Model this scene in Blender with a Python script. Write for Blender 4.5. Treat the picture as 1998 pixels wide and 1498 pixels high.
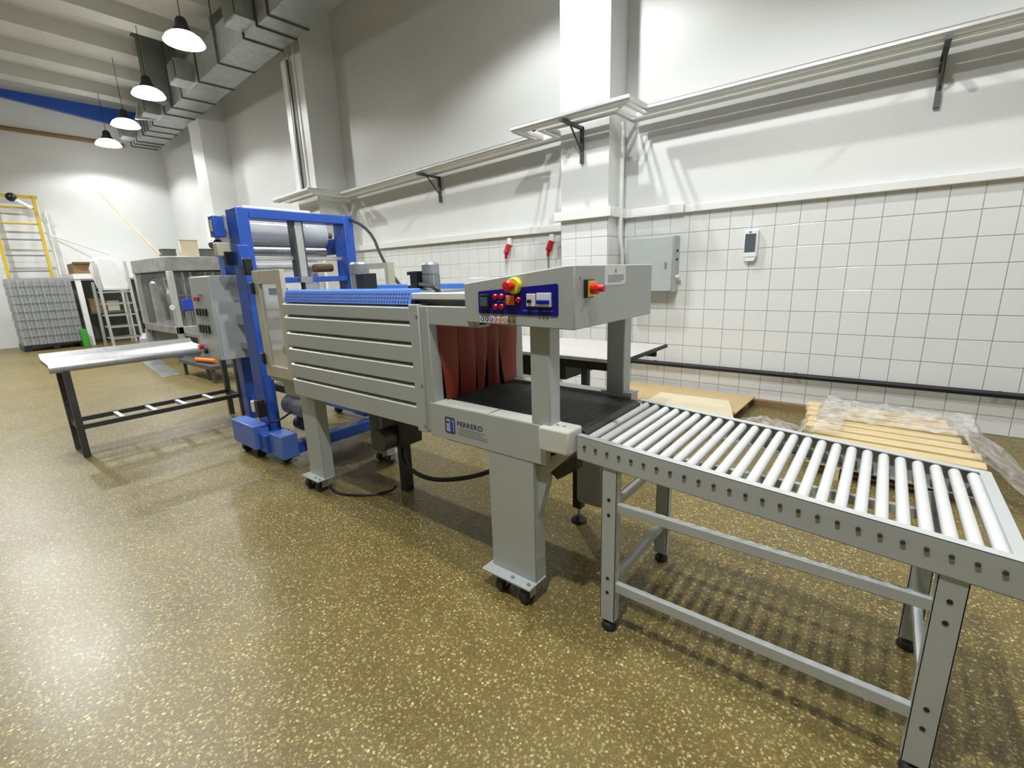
import bpy, math, random
from mathutils import Vector, Matrix
random.seed(7)
for o in list(bpy.data.objects): bpy.data.objects.remove(o)
sc = bpy.context.scene
col = sc.collection
# ------------------------------------------------------------------ camera
HC = 1.39
cam_d = bpy.data.cameras.new('camera'); cam = bpy.data.objects.new('camera', cam_d); col.objects.link(cam)
RM = Matrix(((0.783839, -0.119219, 0.609412), (0.620132, 0.201074, -0.758291), (-0.032135, 0.972294, 0.231541)))
M4 = RM.to_4x4(); M4.translation = Vector((0, 0, HC)); cam.matrix_world = M4
cam_d.sensor_fit = 'HORIZONTAL'; cam_d.sensor_width = 36.0; cam_d.lens = 16.286
cam_d.clip_start = 0.05; cam_d.clip_end = 100
sc.camera = cam
# ------------------------------------------------------------------ world and exposure
w = bpy.data.worlds.new('world'); sc.world = w; w.use_nodes = True
w.node_tree.nodes['Background'].inputs[0].default_value = (0.8, 0.85, 0.9, 1)
w.node_tree.nodes['Background'].inputs[1].default_value = 0.05
sc.view_settings.view_transform = 'Standard'; sc.view_settings.look = 'None'
sc.view_settings.gamma = 1.0; sc.view_settings.use_curve_mapping = False
sc.view_settings.exposure = -0.1
LAMP_W = 440.0          # power of one hall pendant
LAMP_FAR = 0.4           # the far pendants of the row burn dimmer
LAMP_COL = (0.985, 1.0, 0.985)
LAMP_CONE = 150.0       # full cone set by the metal shade, degrees
# positions of the hall pendants: row along the tiled wall, row on the open side of the hall
LAMPS_VISIBLE = [(-8.45, 3.16, 4.9), (-11.14, 3.41, 4.9), (-13.5, 3.59, 4.9), (-15.55, 3.7, 4.9)]
LAMPS_WALL = [(-2.9, 3.45, 4.9), (2.1, 3.45, 4.9)]
# lamps outside the picture: position and relative power
LAMPS_OPEN = [((-13.5, 0.3, 4.9), 1.3), ((-10.0, 0.5, 4.9), 2.0), ((-6.0, 0.7, 4.9), 0.85), ((-1.3, 1.5, 4.9), 1.0), ((-0.5, 0.1, 4.9), 1.25), ((-8.5, -3.5, 4.9), 0.6)]  # first and last are unseen lamps added to brighten the left floor

# ------------------------------------------------------------------ materials
MATS = {}
def mat(name, colr, rough=0.5, metal=0.0, var=0.06, scale=6.0, bump=0.0, bscale=60.0, alpha=1.0, emit=0.0, spec=0.5, stretch=None, coat=0.0):
    m = bpy.data.materials.new(name); m.use_nodes = True
    nt = m.node_tree; b = nt.nodes['Principled BSDF']
    tc = nt.nodes.new('ShaderNodeTexCoord'); mp = nt.nodes.new('ShaderNodeMapping')
    nt.links.new(tc.outputs['Object'], mp.inputs[0])
    if stretch: mp.inputs['Scale'].default_value = stretch
    n = nt.nodes.new('ShaderNodeTexNoise'); n.inputs['Scale'].default_value = scale; n.inputs['Detail'].default_value = 5
    nt.links.new(mp.outputs[0], n.inputs['Vector'])
    r = nt.nodes.new('ShaderNodeValToRGB')
    r.color_ramp.elements[0].position = 0.3; r.color_ramp.elements[1].position = 0.7
    lo = [c * (1 - var) for c in colr]; hi = [min(1, c * (1 + var)) for c in colr]
    r.color_ramp.elements[0].color = (*lo, 1); r.color_ramp.elements[1].color = (*hi, 1)
    nt.links.new(n.outputs['Fac'], r.inputs[0]); nt.links.new(r.outputs[0], b.inputs['Base Color'])
    b.inputs['Roughness'].default_value = rough; b.inputs['Metallic'].default_value = metal
    b.inputs['Specular IOR Level'].default_value = spec
    if coat: b.inputs['Coat Weight'].default_value = coat
    if alpha < 1: b.inputs['Alpha'].default_value = alpha
    if emit: b.inputs['Emission Color'].default_value = (*colr, 1); b.inputs['Emission Strength'].default_value = emit
    if bump:
        n2 = nt.nodes.new('ShaderNodeTexNoise'); n2.inputs['Scale'].default_value = bscale; n2.inputs['Detail'].default_value = 3
        nt.links.new(mp.outputs[0], n2.inputs['Vector'])
        bp = nt.nodes.new('ShaderNodeBump'); bp.inputs['Strength'].default_value = bump; bp.inputs['Distance'].default_value = 0.01
        nt.links.new(n2.outputs['Fac'], bp.inputs['Height']); nt.links.new(bp.outputs[0], b.inputs['Normal'])
    MATS[name] = m
    return m
mat('wall_paint', (0.735, 0.75, 0.75), 0.45, var=0.025, scale=1.2, bump=0.08, bscale=25)
mat('tile_glaze', (0.77, 0.79, 0.79), 0.16, var=0.03, scale=2.0, coat=0.3)
mat('grout', (0.30, 0.30, 0.29), 0.9, var=0.15, scale=20)
mat('pvc_white', (0.82, 0.83, 0.82), 0.3, var=0.02)
mat('ceiling_concrete', (0.56, 0.56, 0.52), 0.8, var=0.08, scale=1.5)
mat('machine_grey', (0.43, 0.46, 0.45), 0.38, var=0.025, scale=4, bump=0.02, bscale=300)
mat('machine_grey_light', (0.46, 0.49, 0.49), 0.36, var=0.025, scale=4, bump=0.02, bscale=300)
mat('block_white', (0.66, 0.66, 0.62), 0.45, var=0.03, scale=8)
mat('roller_pvc', (0.62, 0.63, 0.64), 0.3, var=0.03, scale=9)
mat('steel_dark', (0.10, 0.105, 0.11), 0.45, 0.6, var=0.15)
mat('black_rubber', (0.015, 0.016, 0.02), 0.5, var=0.2)
mat('black_plastic', (0.012, 0.013, 0.02), 0.35, var=0.2)
mat('black_paint', (0.008, 0.008, 0.012), 0.5, var=0.2)
mat('leg_steel', (0.055, 0.057, 0.06), 0.4, 0.3, var=0.15)
mat('blue_paint', (0.025, 0.09, 0.42), 0.33, var=0.08, scale=5)
mat('blue_paint_light', (0.10, 0.20, 0.62), 0.3, var=0.06, scale=5)
mat('blue_grill', (0.07, 0.20, 0.66), 0.35, var=0.05)
mat('blue_hole_shade', (0.02, 0.05, 0.22), 0.6, var=0.1)
mat('panel_blue', (0.008, 0.008, 0.24), 0.3, var=0.05)
mat('zinc', (0.40, 0.42, 0.41), 0.42, 0.7, var=0.12, scale=9, bump=0.05, bscale=40)
mat('wall_open', (0.42, 0.42, 0.40), 0.6, var=0.05)
mat('zinc_dark', (0.14, 0.16, 0.14), 0.5, 0.5, var=0.15, scale=5)
mat('stainless', (0.42, 0.42, 0.43), 0.4, 0.95, var=0.08, scale=3, stretch=(1, 14, 1))
mat('stainless_dull', (0.42, 0.42, 0.42), 0.4, 0.8, var=0.25, scale=5)
mat('aluminium', (0.62, 0.63, 0.62), 0.4, 0.7, var=0.06)
mat('motor_grey', (0.30, 0.32, 0.34), 0.4, 0.5, var=0.1)
mat('red_curtain', (0.24, 0.028, 0.006), 0.55, var=0.12, scale=5)
mat('cavity_shade', (0.02, 0.018, 0.015), 0.9, var=0.2)
mat('red_knob', (0.65, 0.02, 0.012), 0.3, var=0.06)
mat('red_lens', (0.45, 0.012, 0.02), 0.2, var=0.06)
mat('orange', (0.75, 0.20, 0.02), 0.4, var=0.06)
mat('yellow', (0.75, 0.70, 0.04), 0.4, var=0.06)
mat('yellow_paint', (0.60, 0.42, 0.03), 0.4, var=0.08)
mat('paper', (0.82, 0.83, 0.84), 0.55, var=0.02)
mat('print_grey', (0.28, 0.29, 0.32), 0.6, var=0.05)
mat('print_blue', (0.02, 0.06, 0.5), 0.5, var=0.05)
mat('print_navy', (0.02, 0.025, 0.09), 0.5, var=0.05)
mat('print_red', (0.6, 0.10, 0.08), 0.5, var=0.05)
mat('print_green', (0.28, 0.36, 0.04), 0.5, var=0.05)
mat('print_faint', (0.12, 0.13, 0.42), 0.5, var=0.05)
mat('screen_grey', (0.10, 0.13, 0.15), 0.2, var=0.1)
mat('cabinet_grey', (0.42, 0.455, 0.45), 0.35, var=0.03)
mat('cardboard', (0.56, 0.42, 0.22), 0.8, var=0.07, scale=7, stretch=(1, 6, 1))
mat('cardboard_pale', (0.72, 0.64, 0.46), 0.8, var=0.04, scale=5)
mat('cardboard_brown', (0.24, 0.15, 0.07), 0.85, var=0.12)
mat('wood_slat', (0.70, 0.56, 0.32), 0.6, var=0.16, scale=5, stretch=(1.2, 22, 22))
mat('wood_pole', (0.52, 0.38, 0.27), 0.6, var=0.12, scale=6)
mat('table_top', (0.52, 0.50, 0.48), 0.5, var=0.08, scale=4, stretch=(1, 8, 1))
mat('lamp_black', (0.008, 0.008, 0.012), 0.4, var=0.1)
mat('lamp_inner', (0.85, 0.85, 0.83), 0.35, var=0.02)
mat('lamp_glow', (1.0, 0.98, 0.93), 0.5, var=0.0, emit=11.0)
mat('white_cloth', (0.82, 0.83, 0.84), 0.6, var=0.03, bump=0.2, bscale=8)
mat('pack_bottles', (0.30, 0.32, 0.33), 0.25, 0.2, var=0.35, scale=14, stretch=(1, 3, 1))
mat('green_plastic', (0.05, 0.34, 0.04), 0.4, var=0.1)
mat('beige_paint', (0.50, 0.48, 0.38), 0.45, var=0.05)
mat('wax', (0.50, 0.45, 0.62), 0.4, var=0.05)
def film_mat(name, tint, lo, hi, sc_):
    m = bpy.data.materials.new(name); m.use_nodes = True; nt = m.node_tree; b = nt.nodes['Principled BSDF']
    b.inputs['Base Color'].default_value = (*tint, 1); b.inputs['Roughness'].default_value = 0.12
    tc = nt.nodes.new('ShaderNodeTexCoord')
    n = nt.nodes.new('ShaderNodeTexNoise'); n.inputs['Scale'].default_value = sc_; n.inputs['Detail'].default_value = 4; n.inputs['Distortion'].default_value = 1.2
    mr = nt.nodes.new('ShaderNodeMapRange'); mr.inputs[1].default_value = 0.35; mr.inputs[2].default_value = 0.75
    mr.inputs[3].default_value = lo; mr.inputs[4].default_value = hi
    nt.links.new(tc.outputs['Object'], n.inputs['Vector']); nt.links.new(n.outputs['Fac'], mr.inputs[0]); nt.links.new(mr.outputs[0], b.inputs['Alpha'])
    bp = nt.nodes.new('ShaderNodeBump'); bp.inputs['Strength'].default_value = 0.5; bp.inputs['Distance'].default_value = 0.02
    nt.links.new(n.outputs['Fac'], bp.inputs['Height']); nt.links.new(bp.outputs[0], b.inputs['Normal'])
    MATS[name] = m
film_mat('clear_film', (0.86, 0.85, 0.83), 0.05, 0.42, 9.0)
film_mat('film_roll', (0.52, 0.54, 0.57), 0.75, 0.95, 3.0)
film_mat('film_web', (0.80, 0.82, 0.80), 0.35, 0.55, 3.0)
film_mat('machine_glass', (0.55, 0.57, 0.57), 0.05, 0.14, 2.0)
film_mat('pack_film', (0.55, 0.57, 0.58), 0.25, 0.5, 6.0)
film_mat('guard_pane', (0.55, 0.57, 0.58), 0.25, 0.4, 2.0)
def floor_mat():
    m = bpy.data.materials.new('terrazzo_floor'); m.use_nodes = True; nt = m.node_tree; b = nt.nodes['Principled BSDF']; L = nt.links.new
    tc = nt.nodes.new('ShaderNodeTexCoord')
    big = nt.nodes.new('ShaderNodeTexNoise'); big.inputs['Scale'].default_value = 1.1; big.inputs['Detail'].default_value = 6; big.inputs['Roughness'].default_value = 0.65
    L(tc.outputs['Object'], big.inputs['Vector'])
    r = nt.nodes.new('ShaderNodeValToRGB'); r.color_ramp.elements[0].position = 0.3; r.color_ramp.elements[1].position = 0.72
    r.color_ramp.elements[0].color = (0.105, 0.076, 0.02, 1); r.color_ramp.elements[1].color = (0.175, 0.134, 0.042, 1)
    L(big.outputs['Fac'], r.inputs[0])
    cur = r.outputs[0]
    for scl, thr, gate, colr in ((78.0, 0.44, 0.30, (0.40, 0.32, 0.125, 1)), (150.0, 0.45, 0.2, (0.28, 0.22, 0.078, 1)), (60.0, 0.34, 0.62, (0.60, 0.50, 0.25, 1)), (100.0, 0.42, 0.62, (0.12, 0.09, 0.04, 1))):
        v = nt.nodes.new('ShaderNodeTexVoronoi'); v.inputs['Scale'].default_value = scl; v.inputs['Randomness'].default_value = 1.0
        dn = nt.nodes.new('ShaderNodeTexNoise'); dn.inputs['Scale'].default_value = scl * 1.7
        mx0 = nt.nodes.new('ShaderNodeMix'); mx0.data_type = 'RGBA'; mx0.inputs[0].default_value = 0.012
        L(tc.outputs['Object'], mx0.inputs[6]); L(dn.outputs['Color'], mx0.inputs[7]); L(tc.outputs['Object'], dn.inputs['Vector'])
        L(mx0.outputs[2], v.inputs['Vector'])
        mr = nt.nodes.new('ShaderNodeMapRange'); mr.inputs[1].default_value = thr; mr.inputs[2].default_value = thr * 0.6; mr.inputs[3].default_value = 0; mr.inputs[4].default_value = 1
        L(v.outputs['Distance'], mr.inputs[0])
        sp = nt.nodes.new('ShaderNodeSeparateColor'); L(v.outputs['Color'], sp.inputs[0])
        gt = nt.nodes.new('ShaderNodeMapRange'); gt.inputs[1].default_value = gate; gt.inputs[2].default_value = min(1, gate + 0.3); L(sp.outputs[0], gt.inputs[0])
        mu = nt.nodes.new('ShaderNodeMath'); mu.operation = 'MULTIPLY'; L(mr.outputs[0], mu.inputs[0]); L(gt.outputs[0], mu.inputs[1])
        mx = nt.nodes.new('ShaderNodeMix'); mx.data_type = 'RGBA'; L(mu.outputs[0], mx.inputs[0]); L(cur, mx.inputs[6]); mx.inputs[7].default_value = colr
        cur = mx.outputs[2]
    L(cur, b.inputs['Base Color'])
    n3 = nt.nodes.new('ShaderNodeTexNoise'); n3.inputs['Scale'].default_value = 2.2; n3.inputs['Detail'].default_value = 8; L(tc.outputs['Object'], n3.inputs['Vector'])
    rr = nt.nodes.new('ShaderNodeMapRange'); rr.inputs[3].default_value = 0.3; rr.inputs[4].default_value = 0.46; L(n3.outputs['Fac'], rr.inputs[0]); L(rr.outputs[0], b.inputs['Roughness'])
    b.inputs['Specular IOR Level'].default_value = 0.5
    n4 = nt.nodes.new('ShaderNodeTexNoise'); n4.inputs['Scale'].default_value = 45; L(tc.outputs['Object'], n4.inputs['Vector'])
    bp = nt.nodes.new('ShaderNodeBump'); bp.inputs['Strength'].default_value = 0.06; bp.inputs['Distance'].default_value = 0.01
    L(n4.outputs['Fac'], bp.inputs['Height']); L(bp.outputs[0], b.inputs['Normal'])
    MATS['terrazzo_floor'] = m
floor_mat()
def belt_mat():
    m = bpy.data.materials.new('mesh_belt'); m.use_nodes = True; nt = m.node_tree; b = nt.nodes['Principled BSDF']; L = nt.links.new
    tc = nt.nodes.new('ShaderNodeTexCoord')
    wv = nt.nodes.new('ShaderNodeTexWave'); wv.bands_direction = 'Y'; wv.inputs['Scale'].default_value = 28; wv.inputs['Distortion'].default_value = 1.0
    L(tc.outputs['Object'], wv.inputs['Vector'])
    r = nt.nodes.new('ShaderNodeValToRGB'); r.color_ramp.elements[0].color = (0.02, 0.02, 0.018, 1); r.color_ramp.elements[1].color = (0.10, 0.10, 0.09, 1)
    L(wv.outputs['Fac'], r.inputs[0]); L(r.outputs[0], b.inputs['Base Color'])
    b.inputs['Roughness'].default_value = 0.5; b.inputs['Metallic'].default_value = 0.3
    MATS['mesh_belt'] = m
belt_mat()

# ------------------------------------------------------------------ mesh helpers
ORG = {}
class MB:
    def __init__(s): s.V = []; s.F = []
    def add(s, vs, fs):
        o = len(s.V); s.V += [tuple(v) for v in vs]; s.F += [tuple(i + o for i in f) for f in fs]; return s
    def hexa(s, p):  # p: 4 bottom (ccw from above), 4 top
        return s.add(p, [(3, 2, 1, 0), (4, 5, 6, 7), (0, 1, 5, 4), (1, 2, 6, 5), (2, 3, 7, 6), (3, 0, 4, 7)])
    def box(s, x0, x1, y0, y1, z0, z1):
        return s.hexa([(x0, y0, z0), (x1, y0, z0), (x1, y1, z0), (x0, y1, z0), (x0, y0, z1), (x1, y0, z1), (x1, y1, z1), (x0, y1, z1)])
    def prism(s, poly, ax, a, b):
        def P(u, v, t): return {'x': (t, u, v), 'y': (u, t, v), 'z': (u, v, t)}[ax]
        n = len(poly); vs = [P(u, v, a) for u, v in poly] + [P(u, v, b) for u, v in poly]
        fs = [tuple(range(n))[::-1], tuple(range(n, 2 * n))] + [(i, (i + 1) % n, n + (i + 1) % n, n + i) for i in range(n)]
        return s.add(vs, fs)
    def cyl(s, p0, p1, r, n=14, r2=None, caps=True):
        p0 = Vector(p0); p1 = Vector(p1); d = (p1 - p0).normalized()
        a = d.orthogonal().normalized(); b = d.cross(a); r2 = r if r2 is None else r2
        vs = []
        for p, rr in ((p0, r), (p1, r2)):
            for i in range(n):
                t = 2 * math.pi * i / n; vs.append(p + rr * (math.cos(t) * a + math.sin(t) * b))
        fs = [(i, (i + 1) % n, n + (i + 1) % n, n + i) for i in range(n)]
        if caps: fs += [tuple(range(n))[::-1], tuple(range(n, 2 * n))]
        return s.add(vs, fs)
    def bar(s, p0, p1, wd, ht, up=(0, 0, 1)):
        p0 = Vector(p0); p1 = Vector(p1); d = (p1 - p0).normalized(); up = Vector(up)
        a = d.cross(up)
        if a.length < 1e-4: a = d.orthogonal()
        a.normalize(); b = a.cross(d).normalized(); a *= wd / 2; b *= ht / 2
        return s.hexa([p0 - a - b, p0 + a - b, p0 + a + b, p0 - a + b, p1 - a - b, p1 + a - b, p1 + a + b, p1 - a + b])
    def tube(s, pts, r, n=8, smooth=0):
        pts = [Vector(p) for p in pts]
        for _ in range(smooth):
            q = [pts[0]]
            for a, b in zip(pts, pts[1:]): q += [a * .75 + b * .25, a * .25 + b * .75]
            pts = q + [pts[-1]]
        vs = []; prev = None
        for k, p in enumerate(pts):
            d = (pts[min(k + 1, len(pts) - 1)] - pts[max(k - 1, 0)]).normalized()
            if prev is None: a = d.orthogonal().normalized()
            else:
                a = prev - d * prev.dot(d); a = a.normalized() if a.length > 1e-5 else d.orthogonal().normalized()
            prev = a; b = d.cross(a)
            for i in range(n):
                t = 2 * math.pi * i / n; vs.append(p + r * (math.cos(t) * a + math.sin(t) * b))
        m = len(pts)
        fs = [(k * n + i, k * n + (i + 1) % n, (k + 1) * n + (i + 1) % n, (k + 1) * n + i) for k in range(m - 1) for i in range(n)]
        fs += [tuple(range(n))[::-1], tuple(range((m - 1) * n, m * n))]
        return s.add(vs, fs)
    def lathe(s, c, prof, n=20, axis='z'):
        c = Vector(c); vs = []; m = len(prof)
        for r, h in prof:
            for i in range(n):
                t = 2 * math.pi * i / n; x, y = r * math.cos(t), r * math.sin(t)
                v = {'z': (x, y, h), 'y': (x, h, y), 'x': (h, x, y)}[axis]; vs.append(c + Vector(v))
        fs = [(k * n + i, k * n + (i + 1) % n, (k + 1) * n + (i + 1) % n, (k + 1) * n + i) for k in range(m - 1) for i in range(n)]
        if prof[0][0] > 1e-6: fs.append(tuple(range(n))[::-1])
        if prof[-1][0] > 1e-6: fs.append(tuple(range((m - 1) * n, m * n)))
        return s.add(vs, fs)
    def sphere(s, c, r, n=12, m=8, sx=1.0):
        return s.lathe(c, [(max(1e-5, r * math.sin(math.pi * k / m)), -r * math.cos(math.pi * k / m)) for k in range(m + 1)], n)
    def build(s, name, mname, parent=None, bevel=0.0, smooth=True, kind=None, label=None):
        if parent is not None: o3 = ORG[parent.name]
        else:
            xs = [v[0] for v in s.V]; ys = [v[1] for v in s.V]; zs = [v[2] for v in s.V]
            o3 = Vector(((min(xs) + max(xs)) / 2, (min(ys) + max(ys)) / 2, min(zs)))
        me = bpy.data.meshes.new(name); me.from_pydata([Vector(v) - o3 for v in s.V], [], s.F); me.update()
        import bmesh
        bm = bmesh.new(); bm.from_mesh(me); bmesh.ops.recalc_face_normals(bm, faces=bm.faces); bm.to_mesh(me); bm.free()
        if smooth:
            for p in me.polygons: p.use_smooth = True
            me.set_sharp_from_angle(angle=0.6)
        me.materials.append(MATS[mname])
        o = bpy.data.objects.new(name, me); col.objects.link(o)
        if parent is not None: o.parent = parent
        else: o.location = o3
        ORG[o.name] = o3
        if bevel:
            bv = o.modifiers.new('bevel', 'BEVEL'); bv.width = bevel; bv.segments = 2; bv.limit_method = 'ANGLE'; bv.angle_limit = 0.6
        if kind: o['kind'] = kind
        if label: o['label'] = label
        return o
def B(*a): return MB().box(*a)
def thing(name, label, cat, loc, group=None):
    o = bpy.data.objects.new(name, None); col.objects.link(o); o.location = loc; o.empty_display_size = 0.1
    o['label'] = label; o['category'] = cat
    if group: o['group'] = group
    ORG[o.name] = Vector(loc); return o
def tag(o, label, cat, group=None, kind=None):
    o['label'] = label; o['category'] = cat
    if group: o['group'] = group
    if kind: o['kind'] = kind
    return o
def inst(src, d, parent=None, name=None):
    """copy one mesh object, shifted by d, sharing its mesh data"""
    c = src.copy(); col.objects.link(c)
    if parent is not None: c.parent = parent
    c.location = Vector(src.location) + Vector(d); ORG[c.name] = ORG[src.name] + Vector(d)
    return c
def copy_tree(o, loc, label=None):
    c = o.copy(); col.objects.link(c); c.location = loc
    if label: c['label'] = label
    for ch in o.children:
        k = ch.copy(); col.objects.link(k); k.parent = c
        for g in ch.children:
            q = g.copy(); col.objects.link(q); q.parent = k
    return c
def text(name, s, size, pos, ux, uy, mname, parent, depth=0.0006, sx=1.0):
    cu = bpy.data.curves.new(name, 'FONT'); cu.body = s; cu.size = size; cu.extrude = depth; cu.align_x = 'LEFT'; cu.resolution_u = 2
    t = bpy.data.objects.new('tmp', cu); col.objects.link(t)
    dg = bpy.context.evaluated_depsgraph_get(); me = bpy.data.meshes.new_from_object(t.evaluated_get(dg))
    bpy.data.objects.remove(t)
    ux = Vector(ux).normalized(); uy = Vector(uy).normalized(); uz = ux.cross(uy)
    o3 = ORG[parent.name]; p = Vector(pos)
    for v in me.vertices:
        c = v.co.copy(); v.co = p + ux * c.x * sx + uy * c.y + uz * c.z - o3
    me.materials.clear(); me.materials.append(MATS[mname])
    o = bpy.data.objects.new(name, me); col.objects.link(o); o.parent = parent; ORG[o.name] = o3
    return o

# ================================================================== SETTING
YW = 5.167; ZC = 6.2; XF = -16.8; XR = 4.6; YB = -11.0
tag(B(XF, XR, YB, YW + .008, -0.1, 0).build('floor', 'terrazzo_floor', smooth=False), 'olive brown speckled terrazzo floor of the hall', 'floor', kind='structure')
ceil = tag(B(XF - .2, XR + .2, YB - .2, YW + .2, ZC, ZC + .2).build('ceiling', 'ceiling_concrete', smooth=False), 'grey ribbed concrete ceiling above the hall', 'ceiling', kind='structure')
rib0 = B(-12.95, -12.55, YB, YW, ZC - .26, ZC).build('ceiling_rib', 'ceiling_concrete', ceil, smooth=False)
for k in range(-2, 12):
    if k: inst(rib0, (1.48 * k, 0, 0), ceil)
wr = tag(B(XF - .2, XR + .2, YW + .008, YW + .2, 0, ZC).build('wall_right', 'wall_paint', smooth=False), 'long white wall with tiled lower half', 'wall', kind='structure')
tag(B(XF - .2, XF, YB, YW + .008, 0, ZC).build('wall_far', 'wall_paint', smooth=False), 'white end wall behind the yellow ladder', 'wall', kind='structure')
tag(B(XR, XR + .2, YB, YW + .008, 0, ZC).build('wall_near', 'wall_paint', smooth=False), 'white end wall outside the picture on the right', 'wall', kind='structure')
tag(B(XF - .2, XR + .2, YB - .2, YB, 0, ZC).build('wall_left', 'wall_open', smooth=False), 'white wall on the open side behind the viewer', 'wall', kind='structure')
# pilasters
PX0, PX1, PY = -3.03, -2.44, 4.77
pil = tag(B(PX0, PX1, PY + .008, YW + .006, 0, ZC).build('wall_pilaster', 'wall_paint', smooth=False), 'white wall pilaster with tiled foot behind the control box', 'pilaster', kind='structure')
pil2 = tag(B(-8.45, -7.8, 4.58, YW + .006, 0, ZC).build('wall_pilaster', 'wall_paint', smooth=False), 'white wall pilaster behind the blue machine', 'pilaster', kind='structure')
tag(B(-12.95, -12.35, 4.62, YW + .006, 0, ZC).build('wall_pilaster', 'wall_paint', smooth=False), 'white wall pilaster behind the stainless filling machine', 'pilaster', kind='structure')
# conduit strips on the far pilaster
for x in (-8.3, -8.18, -8.02):
    B(x, x + .035, 4.55, 4.58, 2.8, ZC).build('cable_strip', 'pvc_white', pil2)
# tiles: 0.2 m grid
T = 0.2; GX = -1.6998; GZ = 1.953
B(-7.8, XR, YW + .004, YW + .0078, 0, GZ).build('grout', 'grout', wr, smooth=False)
B(PX0 - .004, PX1 + .004, PY + .004, YW, 0, GZ).build('grout', 'grout', pil, smooth=False)
def tile_mb(mb, u0, u1, z0, z1, plane, v):
    g = .0022; e = .003; u0 += g; u1 -= g; z0 += g; z1 -= g
    if plane == 'y': P = lambda u, z, d: (u, v - d, z)
    else: P = lambda u, z, d: (v + d, u, z)
    b = [P(u0, z0, -.0035), P(u1, z0, -.0035), P(u1, z1, -.0035), P(u0, z1, -.0035)]
    m = [P(u0, z0, -.001), P(u1, z0, -.001), P(u1, z1, -.001), P(u0, z1, -.001)]
    f = [P(u0 + e, z0 + e, 0), P(u1 - e, z0 + e, 0), P(u1 - e, z1 - e, 0), P(u0 + e, z1 - e, 0)]
    mb.add(b + m + f, [(0, 1, 5, 4), (1, 2, 6, 5), (2, 3, 7, 6), (3, 0, 4, 7), (4, 5, 9, 8), (5, 6, 10, 9), (6, 7, 11, 10), (7, 4, 8, 11), (8, 9, 10, 11)])
def row_z(r): return (max(0.0, GZ - .2 * (r + 1)), GZ - .2 * r)
protos = {}
def place_tile(parent, u0, u1, r, plane, v):
    z0, z1 = row_z(r); key = (parent.name, round(u1 - u0, 4), r == 9, plane)
    if key not in protos:
        mb = MB(); tile_mb(mb, u0, u1, z0, z1, plane, v); o = mb.build('tile', 'tile_glaze', parent, smooth=False)
        protos[key] = (o, u0, z0)
    else:
        s, pu, pz = protos[key]
        d = (u0 - pu, 0, z0 - pz) if plane == 'y' else (0, u0 - pu, z0 - pz)
        inst(s, d, parent)
rest = MB()
for c in range(-31, 31):
    u0 = GX + T * c; u1 = u0 + T
    if u1 < -7.8 + .05 or u0 > XR: continue
    if u0 < PX1 < u1: u0 = PX1 + .008
    elif u0 < PX0 < u1: u1 = PX0 - .008
    elif PX0 <= u0 and u1 <= PX1: continue
    u0 = max(u0, -7.8)
    if u1 - u0 < .03: continue
    for r in range(10):
        single = (-2.45 < u0 < 1.0) or (u0 < PX0 and r < 4)
        if single: place_tile(wr, u0, u1, r, 'y', YW)
        else:
            z0, z1 = row_z(r); tile_mb(rest, u0, u1, z0, z1, 'y', YW)
rest.build('tile_field', 'tile_glaze', wr, smooth=False, kind='stuff')
for k in range(3):
    wdt = (PX1 - PX0) / 3
    for r in range(10): place_tile(pil, PX0 + wdt * k, PX0 + wdt * (k + 1), r, 'y', PY)
for k in range(2):
    wdt = (YW - PY) / 2
    for r in range(10): place_tile(pil, PY + wdt * k, PY + wdt * (k + 1), r, 'x', PX1 + .008)
# white trunking over the tiles
def trunk(name, boxes, label, bev=.006):
    mb = MB()
    for b in boxes: mb.box(*b)
    return tag(mb.build(name, 'pvc_white', bevel=bev), label, 'cable trunking', kind='structure')
trunk('trim_1', [(-1.74, XR, YW - .055, YW + .003, 1.95, 2.02)], 'slim white cable trunking above the tiles right of the grey wall box')
trunk('trim_2', [(PX1 + .06, -1.745, YW - .075, YW + .003, 1.95, 2.04)], 'wider white trunking section above the grey wall box')
trunk('trim_3', [(PX0 - .06, PX1 + .06, PY - .06, PY + .003, 1.95, 2.05), (PX1 + .009, PX1 + .06, PY + .004, YW - .002, 1.95, 2.05)], 'white trunking wrapped round the pilaster')
trunk('trim_4', [(-7.79, PX0 - .065, YW - .06, YW + .003, 1.88, 1.97)], 'white trunking above the tiles behind the tunnel')

# ------------------------------------------------------------------ pipe run under the upper wall
def pz(x): return 2.935 if x > -3.3 else 2.935 - .03 * (-3.3 - x)
pr = thing('pipe_run', 'bundle of thin grey pipes running along the wall on brackets', 'pipes', (-3, YW - .2, 2.6))
for d in (.085, .156, .285, .356):
    def wp(x, y): return (x, y, pz(x) + (.0 if d < .22 else -.012))
    pts = [wp(XR - .02, YW - d), wp(PX1 + d + .04, YW - d), wp(PX1 + d + .03, PY - d), wp(PX0 - d - .03, PY - d), wp(PX0 - d - .04, YW - d),
           wp(-7.8 + d + .02, YW - d), wp(-7.8 + d + .02, 4.58 - d), wp(-8.6, 4.58 - d)]
    MB().tube(pts, .0345, 10).build('pipe', 'aluminium' if d < .1 or d > .3 else 'pvc_white', pr)
br0 = None
for (x, yw) in ((.13, YW), (-2.75, PY), (-5.4, YW), (3.0, YW)):
    z = pz(x) - .05
    mb = MB().box(x - .018, x + .018, yw - .03, yw - .001, z - .36, z).box(x - .018, x + .018, yw - .44, yw - .001, z - .03, z)
    mb.bar((x, yw - .03, z - .24), (x, yw - .26, z - .02), .014, .014)
    mb.build('bracket', 'steel_dark', pr)
for (x, y) in ((PX1 + .25, PY - .23), (PX0 - .2, PY - .2)):
    MB().sphere((x - .02, y, pz(x)), .035).build('pipe_elbow', 'steel_dark', pr)
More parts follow.
